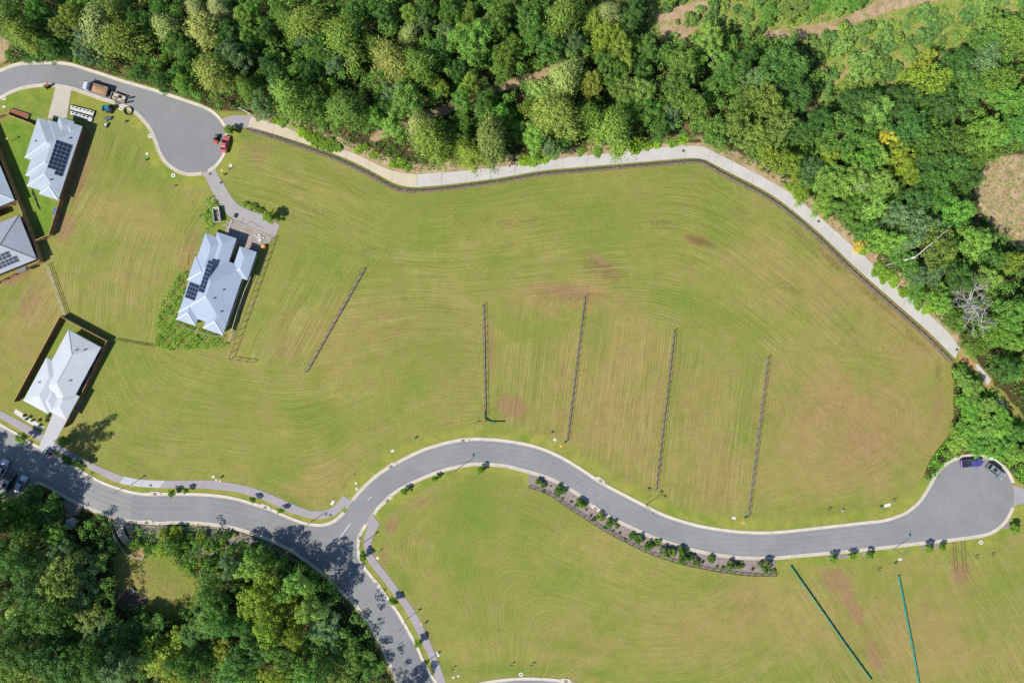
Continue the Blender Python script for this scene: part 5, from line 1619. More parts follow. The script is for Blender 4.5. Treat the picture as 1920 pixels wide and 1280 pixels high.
# ------------------------------------------------------------------ ground cover nobody could count
def cover(name, label, polys, excl, n, zr, ls, cols, asp=.6, up=.8, mat=LEAF, clump=0.12, seed=1):
    r_ = np.random.default_rng(seed)
    P = []
    tot = 0
    box = (min(p[0] for q in polys for p in q), max(p[0] for q in polys for p in q), min(p[1] for q in polys for p in q), max(p[1] for q in polys for p in q))
    box = (max(box[0], -60), min(box[1], 1980), max(box[2], -60), min(box[3], 1340))
    ph = r_.uniform(0, 6.28, 12)
    while tot < n:
        x = r_.uniform(box[0], box[1], n * 2); y = r_.uniform(box[2], box[3], n * 2)
        k = np.zeros(x.shape, bool)
        for q in polys: k |= inpoly(q, x, y)
        for q in excl: k &= ~inpoly(q, x, y)
        f = sum(np.sin(x * clump * a + ph[i]) * np.sin(y * clump * a + ph[i + 4]) for i, a in enumerate((.5, 1, 2.1, 3.3)))
        k &= (f + r_.normal(0, .7, x.shape)) > 0
        k &= dist_line(TRAIL, x, y) > 9
        P.append(np.stack([x[k], y[k], f[k]], 1)); tot += int(k.sum())
    P = np.concatenate(P)[:n]
    z = r_.uniform(zr[0], zr[1], n) * np.clip(P[:, 2] * .5 + .6, .25, 1.4)
    k = S * (H - z * .5) / H
    C = np.stack([(P[:, 0] - 960) * k, (640 - P[:, 1]) * k, z], 1)
    N = r_.normal(0, 1 - up, (n, 3)) + np.array([0, 0, up])
    me = leaves_mesh(name, C, N, r_.uniform(ls[0], ls[1], n), asp, mat, None, .35)
    o = bpy.data.objects.new(name, me); link(o)
    o.color = A(*cols, LEAFK)
    tag(o, label, None, None, 'stuff')
    return o


def understory(name, label, polys, excl, n, rr, zr, per, ls, cols, spots=(), seed=1, gap=2.0):
    r_ = np.random.default_rng(seed)
    Cs, Ns, Ss = [], [], []
    box = (-60, 1980, -60, 1340)
    L = [(x, y, r * S * .8, r * S * 1.5) for x, y, r in spots]
    G = np.zeros((0, 2))
    while len(L) < n:
        x, y = r_.uniform(box[0], box[1]), r_.uniform(box[2], box[3])
        if not any(pip(q, x, y) for q in polys) or any(pip(q, x, y) for q in excl): continue
        if dist_line(TRAIL, np.array([x]), np.array([y]))[0] < 14: continue
        L.append((x, y, r_.uniform(*rr), r_.uniform(*zr)))
    for x, y, r, z in L:
        k = max(8, int(per * r * r))
        for q in range(3):
            rq = r * r_.uniform(.5, .8)
            c = np.array(list(W2(x, y, z)) + [z]) + r_.normal(0, r * .45, 3) * np.array([1, 1, .5])
            d = unit(k); d[:, 2] = np.where(d[:, 2] < -.2, -d[:, 2], d[:, 2])
            Cs.append(c + d * rq * r_.uniform(.7, 1.1, k)[:, None]); Ns.append(d + np.array([0, 0, .35])); Ss.append(r_.uniform(ls[0], ls[1], k))
    C = np.concatenate(Cs); C[:, 2] = np.clip(C[:, 2], .05, None)
    me = leaves_mesh(name, C, np.concatenate(Ns), np.concatenate(Ss), .7, LEAF)
    o = bpy.data.objects.new(name, me); link(o); o.color = A(*cols, LEAFK)
    return tag(o, label, None, None, 'stuff')


EX_SW = [CLEARING, [(108, 915), (135, 925), (164, 950), (160, 992), (112, 992)], [(-60, 880), (75, 900), (60, 935), (-60, 950)], [(200, 955), (260, 975), (285, 1050), (225, 1045)], [(225, 975), (560, 990), (560, 1040), (440, 1020), (300, 1010)]]
top_in = [(p[0] + (14 if p[0] > 1320 else 0), p[1] - (20 if p[0] > 440 else 12)) for p in FOREST_TOP]
understory('understory', 'mid green saplings and bushes between trees of the upper forest', [top_in], [SCRUB, DIRT_B, DIRT_C, [(600, 255), (800, 230), (820, 340), (640, 300)], [(1225, 240), (1330, 240), (1330, 290), (1225, 290)]], 2100, (.8, 2.0), (1.0, 7.0), 22, (.26, .5), (88, 120, 48), [t[:3] for t in SMALL if t[1] < 880], 12)
understory('understory', 'dark green saplings and bushes between trees of the lower left forest', [FOREST_SW], EX_SW, 720, (.8, 1.9), (1.0, 6.0), 22, (.26, .5), (80, 112, 46), [t[:3] for t in SMALL if t[1] > 880], 13)
cover('undergrowth', 'green undergrowth below the top and right forest', [FOREST_TOP], [SCRUB, DIRT_B, DIRT_C], 60000, (.05, 1.5), (.3, .65), (78, 108, 44), seed=2)
cover('undergrowth', 'dark undergrowth below the lower left forest', [FOREST_SW], [CLEARING, [(116, 936), (132, 932), (156, 950), (148, 970), (124, 972)], [(205, 962), (250, 975), (280, 1050), (230, 1040)]], 26000, (.05, 1.2), (.3, .6), (70, 104, 42), seed=3)
cover('undergrowth', 'bright ground cover between belt trees above right turning circle', [HEDGE], [], 6000, (.05, 1.0), (.3, .55), (100, 146, 44), seed=4)
cover('scrub_grass', 'lime green rank grass on the cleared top right slope', [SCRUB], [DIRT_TRACK, DIRT_A], 26000, (.02, .6), (.3, .6), (116, 138, 62), asp=.4, up=.6, seed=5)
cover('weeds', 'tall lime green weeds left of and below the middle house', [WEEDS, WEEDS2], [], 6500, (.05, .9), (.22, .5), (112, 150, 52), asp=.35, up=.45, clump=.35, seed=6)
cover('weeds', 'short tufts along the narrow path fence strip', [[(p[0], p[1] - 4) for p in PATH_FENCE] + [(p[0], p[1] + 2) for p in PATH_FENCE[::-1]]], [], 2600, (.02, .3), (.15, .35), (96, 112, 56), clump=.6, seed=7)
cover('weeds', 'sparse tufts on the bare earth at the right edge', [DIRT_B], [], 1100, (.02, .2), (.3, .7), (100, 118, 56), clump=.5, seed=8)
rim = [(291 + (p[0] - 291) * k, 1090 + (p[1] - 1090) * k) for k in (1.12,) for p in CLEARING]
rim_in = [(291 + (p[0] - 291) * .84, 1090 + (p[1] - 1090) * .84) for p in CLEARING]
cover('weeds', 'ragged weeds round the rim of the lower left clearing', [rim], [rim_in], 2600, (.03, .6), (.22, .5), (100, 126, 50), asp=.4, up=.5, clump=.5, seed=9)
cover('weeds', 'short tufts scattered over the lower left clearing', [CLEARING], [], 900, (.01, .12), (.15, .4), (104, 118, 52), asp=.4, up=.7, clump=.6, seed=10)
# ------------------------------------------------------------------ vehicles
RUBBER = M('tyre_rubber', A(46, 46, 48), 0.85, 0.1, 5)
RIM = M('alloy_rim', A(170, 172, 176), 0.35, 0.05, 5, metal=0.6)
CARGLASS = M('car_glass', (0.015, 0.02, 0.025, 1), 0.06, 0.05, 1, spec=0.6)
LAMPW = M('headlight', A(230, 232, 236), 0.2, 0.03, 4)
LAMPR = M('tail_light', A(170, 30, 30), 0.3, 0.03, 4)
DARK = M('dark_plastic', A(52, 52, 56), 0.7, 0.1, 5)


def paint(name, c):
    t = NT(name)
    p = t.n('ShaderNodeTexCoord').outputs['Object']
    col = t.mix(t.ramp(t.noise(p, 1.5, 3), .3, .7), c, tuple(x * .88 for x in c[:3]) + (1,))
    b = t.bsdf(col, 0.32, 0.1, spec=0.5)
    b.inputs['Coat Weight'].default_value = 0.5
    b.inputs['Coat Roughness'].default_value = 0.08
    return t.mat


def loft(m, secs):
    """secs: list of (x, half width, z bottom, z top, shoulder inset)"""
    n = 10; vs = []
    for x, w, zb, zt, ins in secs:
        zm = zb + (zt - zb) * .62
        vs += [(x, -w * .9, zb), (x, -w, zb + .12), (x, -w, zm), (x, -w + ins * .4, zt - (zt - zb) * .1), (x, -w + ins, zt), (x, w - ins, zt), (x, w - ins * .4, zt - (zt - zb) * .1), (x, w, zm), (x, w, zb + .12), (x, w * .9, zb)]
    fs = []
    for i in range(len(secs) - 1):
        for k in range(n):
            k2 = (k + 1) % n
            fs.append((i * n + k, (i + 1) * n + k, (i + 1) * n + k2, i * n + k2))
    fs.append(tuple(range(n))); fs.append(tuple((len(secs) - 1) * n + k for k in range(n))[::-1])
    return m.add(vs, fs)


def car(label, px, py, ang, col, kind='sedan', name='parked_car', cat='car', L=4.5, Wd=1.8, group=None, roof_col=None, cargo=None):
    """ang: heading on the photo in degrees (0 = right, 90 = up)"""
    base = W(px, py, .8); base.z = 0.02
    root = thing(name, label, cat, base, math.radians(ang), group)
    pt = paint('paint_' + name + str(len(bpy.data.materials)), col)
    w = Wd / 2; x0, x1 = -L / 2, L / 2
    hood = .92 if kind == 'sedan' else 1.05
    bt = {'sedan': .98, 'suv': 1.05, 'ute': 1.02}[kind]
    m = MB()
    loft(m, [(x0, w * .82, .38, bt - .12, .12), (x0 + .12, w * .93, .3, bt - .02, .12), (x0 + .6, w, .25, bt, .1), (x1 - 1.35, w, .25, bt, .1), (x1 - .9, w * .99, .25, hood + .02, .14), (x1 - .3, w * .94, .28, hood - .1, .2), (x1 - .06, w * .84, .34, hood - .22, .2), (x1, w * .7, .4, hood - .32, .2)])
    body = m.build('body', pt, root, smooth=False)
    # glasshouse
    cb, cf = {'sedan': (x0 + .55, x1 - 1.15), 'suv': (x0 + .12, x1 - 1.2), 'ute': (x0 + 1.75, x1 - 1.3)}[kind]
    rb, rf = {'sedan': (x0 + 1.15, x1 - 1.95), 'suv': (x0 + .45, x1 - 1.9), 'ute': (x0 + 1.95, x1 - 2.0)}[kind]
    zt = {'sedan': 1.45, 'suv': 1.72, 'ute': 1.78}[kind]
    wb_, wt = w - .1, w - .28
    q = [(cb, -wb_, bt), (cf, -wb_, bt - .03), (cf, wb_, bt - .03), (cb, wb_, bt), (rb, -wt, zt), (rf, -wt, zt - .02), (rf, wt, zt - .02), (rb, wt, zt)]
    m = MB(); m.add(q, [(4, 5, 6, 7), (0, 1, 5, 4), (1, 2, 6, 5), (2, 3, 7, 6), (3, 0, 4, 7)])
    m.add([(rb + .1, -wt + .08, zt + .03), (rf - .12, -wt + .08, zt + .015), (rf - .12, wt - .08, zt + .015), (rb + .1, wt - .08, zt + .03), (rb, -wt, zt), (rf, -wt, zt - .02), (rf, wt, zt - .02), (rb, wt, zt)], [(0, 1, 2, 3), (4, 5, 1, 0), (5, 6, 2, 1), (6, 7, 3, 2), (7, 4, 0, 3)])
    m.build('cabin', pt if roof_col is None else paint('roof_' + str(len(bpy.data.materials)), roof_col), root)

    def pane(nm, idx, inset, off):
        P = [Vector(q[i]) for i in idx]
        c = sum(P, Vector()) / 4
        nn = (P[1] - P[0]).cross(P[3] - P[0]).normalized()
        P = [p.lerp(c, inset) + nn * off for p in P]
        mm = MB(); mm.add(P + [p - nn * (off + .02) for p in P], [(0, 1, 2, 3), (0, 4, 5, 1), (1, 5, 6, 2), (2, 6, 7, 3), (3, 7, 4, 0)])
        mm.build(nm, CARGLASS, root)
    pane('windscreen', (1, 2, 6, 5), .1, .012)
    pane('rear_window', (3, 0, 4, 7), .12, .012)
    pane('side_window', (0, 1, 5, 4), .12, .012)
    pane('side_window', (2, 3, 7, 6), .12, .012)
    if kind == 'ute':
        tx0, tx1 = x0 + .08, x0 + 1.62
        mm = MB(); mm.sheet([(tx0, -w + .16), (tx1, -w + .16), (tx1, w - .16), (tx0, w - .16)], bt + .012)
        mm.build('tray_bed', DARK, root)
        mm = MB()
        for sg in (-1, 1): mm.box((tx0 + tx1) / 2, sg * (w - .12), bt + .1, tx1 - tx0, .08, .2)
        mm.box(tx0, 0, bt + .1, .08, Wd - .2, .2)
        mm.build('tray_wall', pt, root)
        if cargo: mm = MB(); mm.box((tx0 + tx1) / 2 - .1, 0, bt + .15, 1.1, 1.1, .25); mm.build('tray_load', cargo, root)
    if kind == 'suv':
        mm = MB(); mm.box((rb + rf) / 2 - .1, 0, zt + .035, .9, .8, .01); mm.build('sunroof', CARGLASS, root)
        mm = MB()
        for sg in (-1, 1): mm.beam((rb + .2, sg * (wt - .05), zt + .08), (rf - .2, sg * (wt - .05), zt + .06), .05, .05)
        mm.build('roof_rail', DARK, root)
    for sx in (x0 + .85, x1 - .85):
        for sg in (-1, 1):
            mm = MB(); mm.tube([(sx, sg * (w - .2), .31), (sx, sg * (w + .01), .31)], .32, 16); wo_ = mm.build('wheel', RUBBER, root)
            mm = MB(); mm.tube([(sx, sg * (w + .005), .31), (sx, sg * (w + .025), .31)], .2, 10); mm.build('rim', RIM, wo_)
    for sg in (-1, 1):
        mm = MB(); mm.box(x1 - .12, sg * w * .62, hood - .25, .2, .36, .12); mm.build('headlight', LAMPW, root)
        mm = MB(); mm.box(x0 + .03, sg * w * .68, bt - .22, .1, .3, .16); mm.build('tail_light', LAMPR, root)
        mm = MB(); mm.box(cf - .25, sg * (w + .08), bt + .06, .14, .2, .14); mm.build('mirror', DARK, root)
    return root


car('purple utility truck parked at the top of the right turning circle', 1822, 867.5, 4, A(98, 88, 170), 'ute', 'utility_truck', 'ute', 5.3, 1.9)
car('grey station wagon with dark sunroof parked right of the purple ute', 1866.5, 883, -37, A(160, 166, 168), 'suv', 'parked_car', 'car', 4.7, 1.85)
car('faded red car parked on the upper turning circle kerb', 421.5, 270, 77, A(230, 112, 106), 'sedan', 'parked_car', 'car', 4.1, 1.72)
car('pale silver sedan in the shade, rightmost of three parked bay cars', 38.5, 907.5, 63, A(232, 240, 246), 'sedan', 'parked_car', 'car', 4.4, 1.8)
car('black wagon with pale roof boxes, middle of three parked bay cars', 16.5, 902, 66, A(60, 60, 64), 'suv', 'parked_car', 'car', 4.6, 1.85, roof_col=A(226, 220, 212))
car('silver blue utility truck at the left edge of the parking bay', 3, 880, 66, A(222, 232, 244), 'ute', 'utility_truck', 'ute', 5.2, 1.9)

# tipper truck with a load of soil
tr = thing('tipper_truck', 'white cab tipper truck loaded with brown soil on the top left road', 'truck', W(180.5, 167.5, 1) * 1.0 - Vector((0, 0, .98)), math.radians(180 - 15.5))
WHITE_PT = paint('truck_white', A(232, 236, 240))
BLUE_PT = paint('truck_blue', A(70, 96, 140))
m = MB(); loft(m, [(1.35, .98, .5, 1.9, .1), (1.6, 1.0, .5, 2.25, .12), (2.5, 1.0, .5, 2.2, .14), (2.85, .95, .5, 1.5, .12), (2.95, .9, .55, 1.2, .1)]); m.build('cab', WHITE_PT, tr)
m = MB(); m.add([(2.52, -.82, 2.16), (2.86, -.82, 1.52), (2.86, .82, 1.52), (2.52, .82, 2.16)], [(0, 1, 2, 3)]); m.build('windscreen', CARGLASS, tr)
m = MB(); m.box(1.15, 0, 1.4, .25, 1.9, 1.3); m.build('bulkhead', BLUE_PT, tr)
m = MB(); m.box(-.95, 0, .72, 5.0, .8, .2); m.build('chassis', DARK, tr)
m = MB(); m.box(-.98, 0, 1.02, 3.9, 2.1, .12)
for sg in (-1, 1): m.box(-.98, sg * 1.05, 1.35, 3.9, .09, .6)
m.box(-2.95, 0, 1.35, .09, 2.1, .6); m.box(.98, 0, 1.4, .09, 2.1, .7)
m.build('tipper_tray', M('tray_rust', A(196, 160, 134), 0.7, .2, 2), tr)
m = MB(); n = 14; vs = []; rr = random.Random(4)
for i in range(n + 1):
    for j in range(8):
        a, b = i / n, j / 7
        vs.append((-2.88 + 3.78 * a, -.98 + 1.96 * b, 1.42 + .38 * math.sin(math.pi * a) ** .6 * math.sin(math.pi * b) ** .6 + rr.uniform(-.05, .05)))
m.add(vs, [(i * 8 + j, (i + 1) * 8 + j, (i + 1) * 8 + j + 1, i * 8 + j + 1) for i in range(n) for j in range(7)])
soil = m.build('soil_heap', M('load_soil', A(204, 164, 124), .95, .25, 3, bump=.6, bscale=8, fine=.4), None)
soil.location = tr.location; soil.rotation_euler = tr.rotation_euler; tag(soil, 'brown soil heaped in the tray of the white cab truck', 'soil')
for x in (2.1, -1.6, -2.3):
    for sg in (-1, 1):
        m = MB(); m.tube([(x, sg * .72, .42), (x, sg * 1.0, .42)], .42, 14); wo_ = m.build('wheel', RUBBER, tr)
        m = MB(); m.tube([(x, sg * .98, .42), (x, sg * 1.02, .42)], .22, 10); m.build('rim', RIM, wo_)
for sg in (-1, 1):
    m = MB(); m.box(2.6, sg * 1.16, 1.7, .12, .22, .35); m.build('mirror', DARK, tr)
    m = MB(); m.box(2.93, sg * .7, .85, .1, .3, .18); m.build('headlight', LAMPW, tr)

# plant trailer
tl_ = thing('plant_trailer', 'beige plant trailer with raised ramps behind the truck', 'trailer', W(222, 184.5, .5) - Vector((0, 0, .48)), math.radians(180 - 20))
BEIGE = M('beige_paint', A(206, 190, 168), .6, .12, 2)
m = MB(); m.box(0, 0, .55, 3.2, 1.7, .1)
m.build('deck', BEIGE, tl_)
m = MB()
for sg in (-1, 1): m.beam((-1.7, sg * .9, .8), (1.7, sg * .9, .8), .08, .35)
m.beam((1.65, -.85, .85), (1.65, .85, .85), .08, .5)
for sg in (-1, 1): m.beam((1.7, sg * .8, .5), (2.9, 0, .5), .1, .1)
m.build('frame', BEIGE, tl_)
for sg in (-1, 1):
    m = MB(); m.beam((-1.7, sg * .55, .6), (-2.5, sg * .55, 1.7), .45, .06)
    for k in range(5): m.beam((-1.75 - .16 * k, sg * .55 - .2, .68 + .22 * k), (-1.75 - .16 * k, sg * .55 + .2, .68 + .22 * k), .05, .05)
    m.build('ramp', GALV, tl_)
    for x in (-.4, .35):
        m = MB(); m.tube([(x, sg * .95, .34), (x, sg * 1.15, .34)], .33, 14); wo_ = m.build('wheel', RUBBER, tl_)
        m = MB(); m.tube([(x, sg * 1.14, .34), (x, sg * 1.17, .34)], .18, 10); m.build('rim', RIM, wo_)
# bits lying in the trailer
for i, (x, y, sx, sy) in enumerate(((.8, .3, .9, .5), (-.3, -.4, .7, .6), (-.9, .35, .8, .3))):
    a = tl_.rotation_euler.z
    p = tl_.location + Vector((math.cos(a) * x - math.sin(a) * y, math.sin(a) * x + math.cos(a) * y, .6))
    m = MB(); m.box(0, 0, .14, sx, sy, .28, .2 * i); m.box(.05, 0, .31, sx * .6, sy * .7, .08, .2 * i)
    o = m.build('tool_case', BEIGE if i != 1 else DARK, None, p, a); tag(o, ['beige case at the front of the plant trailer', 'dark case in the middle of the plant trailer', 'long beige case at the rear of the plant trailer'][i], 'case')

# teal mini loader on the lawn
TEAL = paint('teal_paint', A(40, 140, 150))
ld = thing('mini_loader', 'teal mini loader with raised bucket arm on the lawn below the trailer', 'loader', W(206, 206), math.radians(170))
m = MB(); loft(m, [(-.9, .5, .3, .9, .08), (-.5, .6, .25, 1.15, .1), (.3, .6, .25, 1.0, .1), (.6, .5, .3, .7, .1)]); m.build('body', M('dark_engine', A(88, 92, 110), .6, .2, 4), ld)
m = MB()
for sg in (-1, 1): m.beam((-.6, sg * .62, 1.1), (.7, sg * .62, .9), .1, .16); m.beam((.7, sg * .62, .9), (1.5, sg * .5, .35), .1, .14)
m.build('lift_arm', TEAL, ld)
m = MB(); m.add([(1.35, -.7, .05), (1.35, .7, .05), (1.5, .7, .55), (1.5, -.7, .55), (2.0, -.7, .05), (2.0, .7, .05)], [(0, 1, 2, 3), (0, 4, 5, 1), (0, 3, 4), (1, 5, 2)]); m.build('bucket', TEAL, ld)
m = MB(); m.box(-.3, 0, 1.95, .9, 1.0, .06)
for sx in (-.7, .1):
    for sg in (-1, 1): m.beam((sx, sg * .45, .9), (sx, sg * .45, 1.95), .06, .06)
m.build('canopy', TEAL, ld)
for sg in (-1, 1):
    for x in (-.55, .35):
        m = MB(); m.tube([(x, sg * .6, .32), (x, sg * .85, .32)], .32, 12); m.build('wheel', RUBBER, ld)
# coil of pipe
m = MB()
for k in range(4):
    pts = [(math.cos(a) * (1.0 - .04 * (k % 2)), math.sin(a) * (1.0 - .04 * (k % 2)), .07 + .12 * k) for a in np.linspace(0, 2 * math.pi, 29)]
    m.tube(pts, .065, 6, False)
m_ = m.build('pipe_coil', M('grey_pipe', A(96, 108, 98), .6, .1, 3), None, W(241.5, 209)); tag(m_, 'coil of dark grey pipe on the kerb lawn below the truck', 'pipe coil')
# things on the lawn
def clutter(name, label, cat, px, py, parts, rz=0.0):
    t = thing(name, label, cat, W(px, py), rz)
    for nm, fn, mat in parts:
        m = MB(); fn(m); m.build(nm, mat, t)
    return t


clutter('tool_box', 'dark tool chest with open lid on the lawn left of the pipe coil', 'tool box', 204, 224, [('chest', lambda m: m.box(0, 0, .25, 1.1, .6, .5), M('slate_blue', A(110, 112, 140), .6, .1, 4)), ('lid', lambda m: m.beam((-.55, .32, .5), (.55, .32, .5), .05, .4) , DARK), ('handle', lambda m: m.beam((-.2, -.33, .4), (.2, -.33, .4), .05, .05), DARK)], .4)
clutter('compactor', 'small black plate compactor on the lawn beside the tool chest', 'compactor', 209, 222, [('base_plate', lambda m: m.box(0, 0, .06, .7, .5, .12), DARK), ('engine', lambda m: m.box(0, 0, .35, .4, .36, .4), M('grey_engine', A(120, 122, 130), .5, .1, 4)), ('handle', lambda m: (m.beam((-.3, -.2, .3), (-.9, -.2, .9), .05, .05), m.beam((-.3, .2, .3), (-.9, .2, .9), .05, .05), m.beam((-.9, -.2, .9), (-.9, .2, .9), .05, .05)), DARK)], .9)
clutter('generator', 'white and grey generator on the lawn below the tool chest', 'generator', 201, 236, [('frame', lambda m: [m.beam((sx * .5, sy * .35, 0), (sx * .5, sy * .35, .7), .05, .05) for sx in (-1, 1) for sy in (-1, 1)], DARK), ('engine', lambda m: m.box(-.1, 0, .32, .7, .55, .45), M('grey_casing', A(140, 136, 150), .5, .1, 4)), ('tank', lambda m: m.box(.1, .05, .64, .6, .5, .16), WHITE_PT)], 1.1)
clutter('tool_bag', 'brown tool bag on the lawn below the pipe coil', 'bag', 237.5, 228, [('bag', lambda m: m.box(0, 0, .2, .8, .4, .4, 0, .8), M('brown_canvas', A(120, 92, 70), .9, .2, 4)), ('handle', lambda m: m.beam((-.2, 0, .5), (.2, 0, .5), .04, .04), DARK)], .5)


def bin_(label, px, py, body, lid, rz=0.0):
    t = thing('wheelie_bin', label, 'bin', W(px, py), rz)
    m = MB(); m.box(0, 0, .52, .5, .55, .96, 0, 1.12); m.build('body', body, t)
    m = MB(); m.box(.02, 0, 1.06, .62, .66, .09); m.build('lid', lid, t)
    for sg in (-1, 1):
        m = MB(); m.tube([(-.28, sg * .25, .1), (-.28, sg * .31, .1)], .1, 10); m.build('wheel', RUBBER, t)


GREEN_P = M('green_plastic', A(20, 130, 74), .5, .1, 4)
RED_P = M('red_plastic', A(206, 52, 48), .5, .1, 4)
TEAL_P = M('teal_plastic', A(30, 170, 140), .5, .1, 4)
PINK_P = M('magenta_plastic', A(206, 50, 90), .5, .1, 4)
bin_('green lidded wheelie bin on the lawn edge of the top left house', 89.5, 165, GREEN_P, GREEN_P, .6)
bin_('red lidded wheelie bin on the lawn edge of the top left house', 94, 162.5, DARK, RED_P, .6)
bin_('teal lidded wheelie bin in the shade at the white driveway', 89.5, 845.5, TEAL_P, TEAL_P, .6)
bin_('magenta lidded wheelie bin in the shade at the white driveway', 95.5, 850, DARK, PINK_P, .6)
# ride-on machine beside the red car
rm_ = thing('ride_on_mower', 'small dark ride-on machine with orange deck beside the red car', 'mower', W(408, 259.5), math.radians(70))
m = MB(); m.box(-.1, 0, .5, 1.1, .8, .4, 0, .85); m.box(.5, 0, .72, .5, .6, .35, 0, .8); m.build('body', DARK, rm_)
m = MB(); m.box(-.2, 0, .85, .5, .5, .14); m.box(-.45, 0, 1.1, .12, .5, .4); m.build('seat', M('brown_seat', A(96, 60, 56), .7, .1, 4), rm_)
m = MB(); m.box(-1.0, 0, .25, .7, 1.1, .22, 0, .85); m.build('mowing_deck', M('orange_paint', A(222, 96, 60), .5, .1, 4), rm_)
m = MB(); m.tube([(math.cos(a) * .2 + .25, math.sin(a) * .2, 1.05) for a in np.linspace(0, 6.283, 15)], .025, 5, False); m.beam((.45, 0, .85), (.25, 0, 1.05), .05, .05); m.build('steering_wheel', WHITE_PT, rm_)
for x, r_, in ((-.45, .32), (.6, .24)):
    for sg in (-1, 1):
        m = MB(); m.tube([(x, sg * .42, r_), (x, sg * .62, r_)], r_, 12); m.build('wheel', RUBBER, rm_)

# ------------------------------------------------------------------ street lamps
def lamp(px, py, ang, label, two=False):
    """ang: photo direction of the arm in degrees"""
    t = thing('street_lamp', label, 'street lamp', W(px, py), math.radians(ang), 'street lamps')
    m = MB(); m.tube([(0, 0, 0), (0, 0, 2.5), (0, 0, 5.0), (.12, 0, 5.3), (.5, 0, 5.45)], [.085, .07, .055, .05, .04], 8); m.build('pole', GALV, t)
    m = MB(); m.cyl(0, 0, 0, .05, .2, 10); m.build('base_plate', GALV, t)
    m = MB(); loft(m, [(.4, .09, 5.40, 5.5, .03), (.6, .16, 5.38, 5.53, .04), (1.0, .17, 5.39, 5.52, .05), (1.15, .1, 5.41, 5.48, .03)]); hd = m.build('lamp_head', M('lamp_grey', A(120, 122, 128), .5, .1, 4), t)
    m = MB(); m.box(.82, 0, 5.37, .4, .22, .03); m.build('lens', LAMPW, hd)


for px, py, an, l in ((244, 910, 215, 'street lamp on the pale footpath slab, leftmost on the main road'), (581.5, 979, 250, 'street lamp on the verge just left of the junction'), (680.5, 1017, 200, 'street lamp on the narrow verge below the junction'),
                      (761, 1161, 200, 'street lamp halfway down the side street'), (797, 1241, 200, 'street lamp at the bottom of the side street'), (856, 880, 90, 'street lamp inside the bend, on the grass by the kerb'),
                      (1211, 946, -50, 'street lamp on the outer verge near the third lot fence'), (1674, 1029, 90, 'street lamp on the south verge left of the turning circle')):
    lamp(px, py, an, l)

# ------------------------------------------------------------------ drains, lids, pillars, signs
PIT_W = M('white_pit_concrete', A(238, 236, 228), .85, .06, 3)
GREEN_B = M('green_pillar', A(70, 150, 100), .5, .1, 4)
YELLOW = M('yellow_cover', A(236, 190, 90), .6, .1, 4)
for px, py, an, l in ((291, 925.5, 0, 'storm drain in the north kerb opposite the pale slab'), (497.5, 950.5, -20, 'storm drain in the north kerb before the junction'), (733, 874, 33, 'storm drain on the outer kerb where the bend begins'), (726.5, 938, 40, 'storm drain on the inner kerb where the bend begins'),
                      (675, 1007.5, 75, 'storm drain in the kerb just below the junction'), (706.5, 1094, -52, 'storm drain in the kerb down the side street'), (868, 825.5, 5, 'storm drain at the top of the bend'), (1126, 901, -38, 'storm drain on the outer kerb past the bend'),
                      (1116.5, 953, -35, 'storm drain on the inner kerb beside the planted bed'), (1061, 1276, -8, 'storm drain at the bottom edge kerb'), (276, 979, 3, 'storm drain in the south kerb below the pale slab')):
    t = thing('storm_drain', l, 'drain', W(px, py), math.radians(an), 'kerb drains')
    m = MB(); m.prism([(-1.7, -.28), (1.7, -.28), (1.0, .62), (-1.0, .62)], 0, .135); m.build('lintel', KERB, t)
    m = MB()
    for k in range(7): m.box(-.36 + .12 * k, -.02, .148, .06, .46, .025)
    m.box(0, -.28, .148, .84, .06, .025); m.box(0, .24, .148, .84, .06, .025)
    m.build('grate', GRATE, t)
for px, py, l in ((7.5, 184.5, 'round concrete manhole on the lawn at the left edge'), (227, 203.5, 'round manhole on the kerb lawn beside the pipe coil'), (281.5, 255.5, 'round manhole on the verge left of the turning circle'), (325, 329, 'round manhole below the upper turning circle'), (1839, 1016, 'round manhole below the right turning circle'), (976.5, 1263.5, 'round manhole near the bottom edge road')):
    t = thing('manhole', l, 'manhole', W(px, py), 0, 'ringed manholes')
    m = MB(); m.ring(0, 0, 0, .07, .5, .24, 22); m.build('surround', PIT_W, t)
    m = MB(); m.cyl(0, 0, .0, .055, .235, 18); m.build('cover', M('rusty_cover', A(160, 112, 104), .7, .2, 6), t)
for px, py, l in ((283, 909.5, 'dark round cover in the pale footpath slab'), (620, 965, 'dark round cover in the footpath by the junction'), (811, 1239, 'dark round cover low in the lower footpath'), (394.5, 326, 'dark round cover at the top of the shared driveway'), (414.5, 342.5, 'grey round cover halfway along the shared driveway'), (1281.5, 283, 'dark round cover in the pale path before its bend'), (1535, 415, 'dark round cover in the sloping path, upper'), (1794, 655, 'dark round cover at the end of the sloping path')):
    t = thing('manhole', l, 'manhole', W(px, py) + Vector((0, 0, .06)), 0, 'flush covers')
    m = MB(); m.ring(0, 0, 0, .022, .34, .29, 18); m.build('surround', GRATE, t)
    m = MB(); m.cyl(0, 0, 0, .018, .285, 18); m.build('cover', GRATE, t)
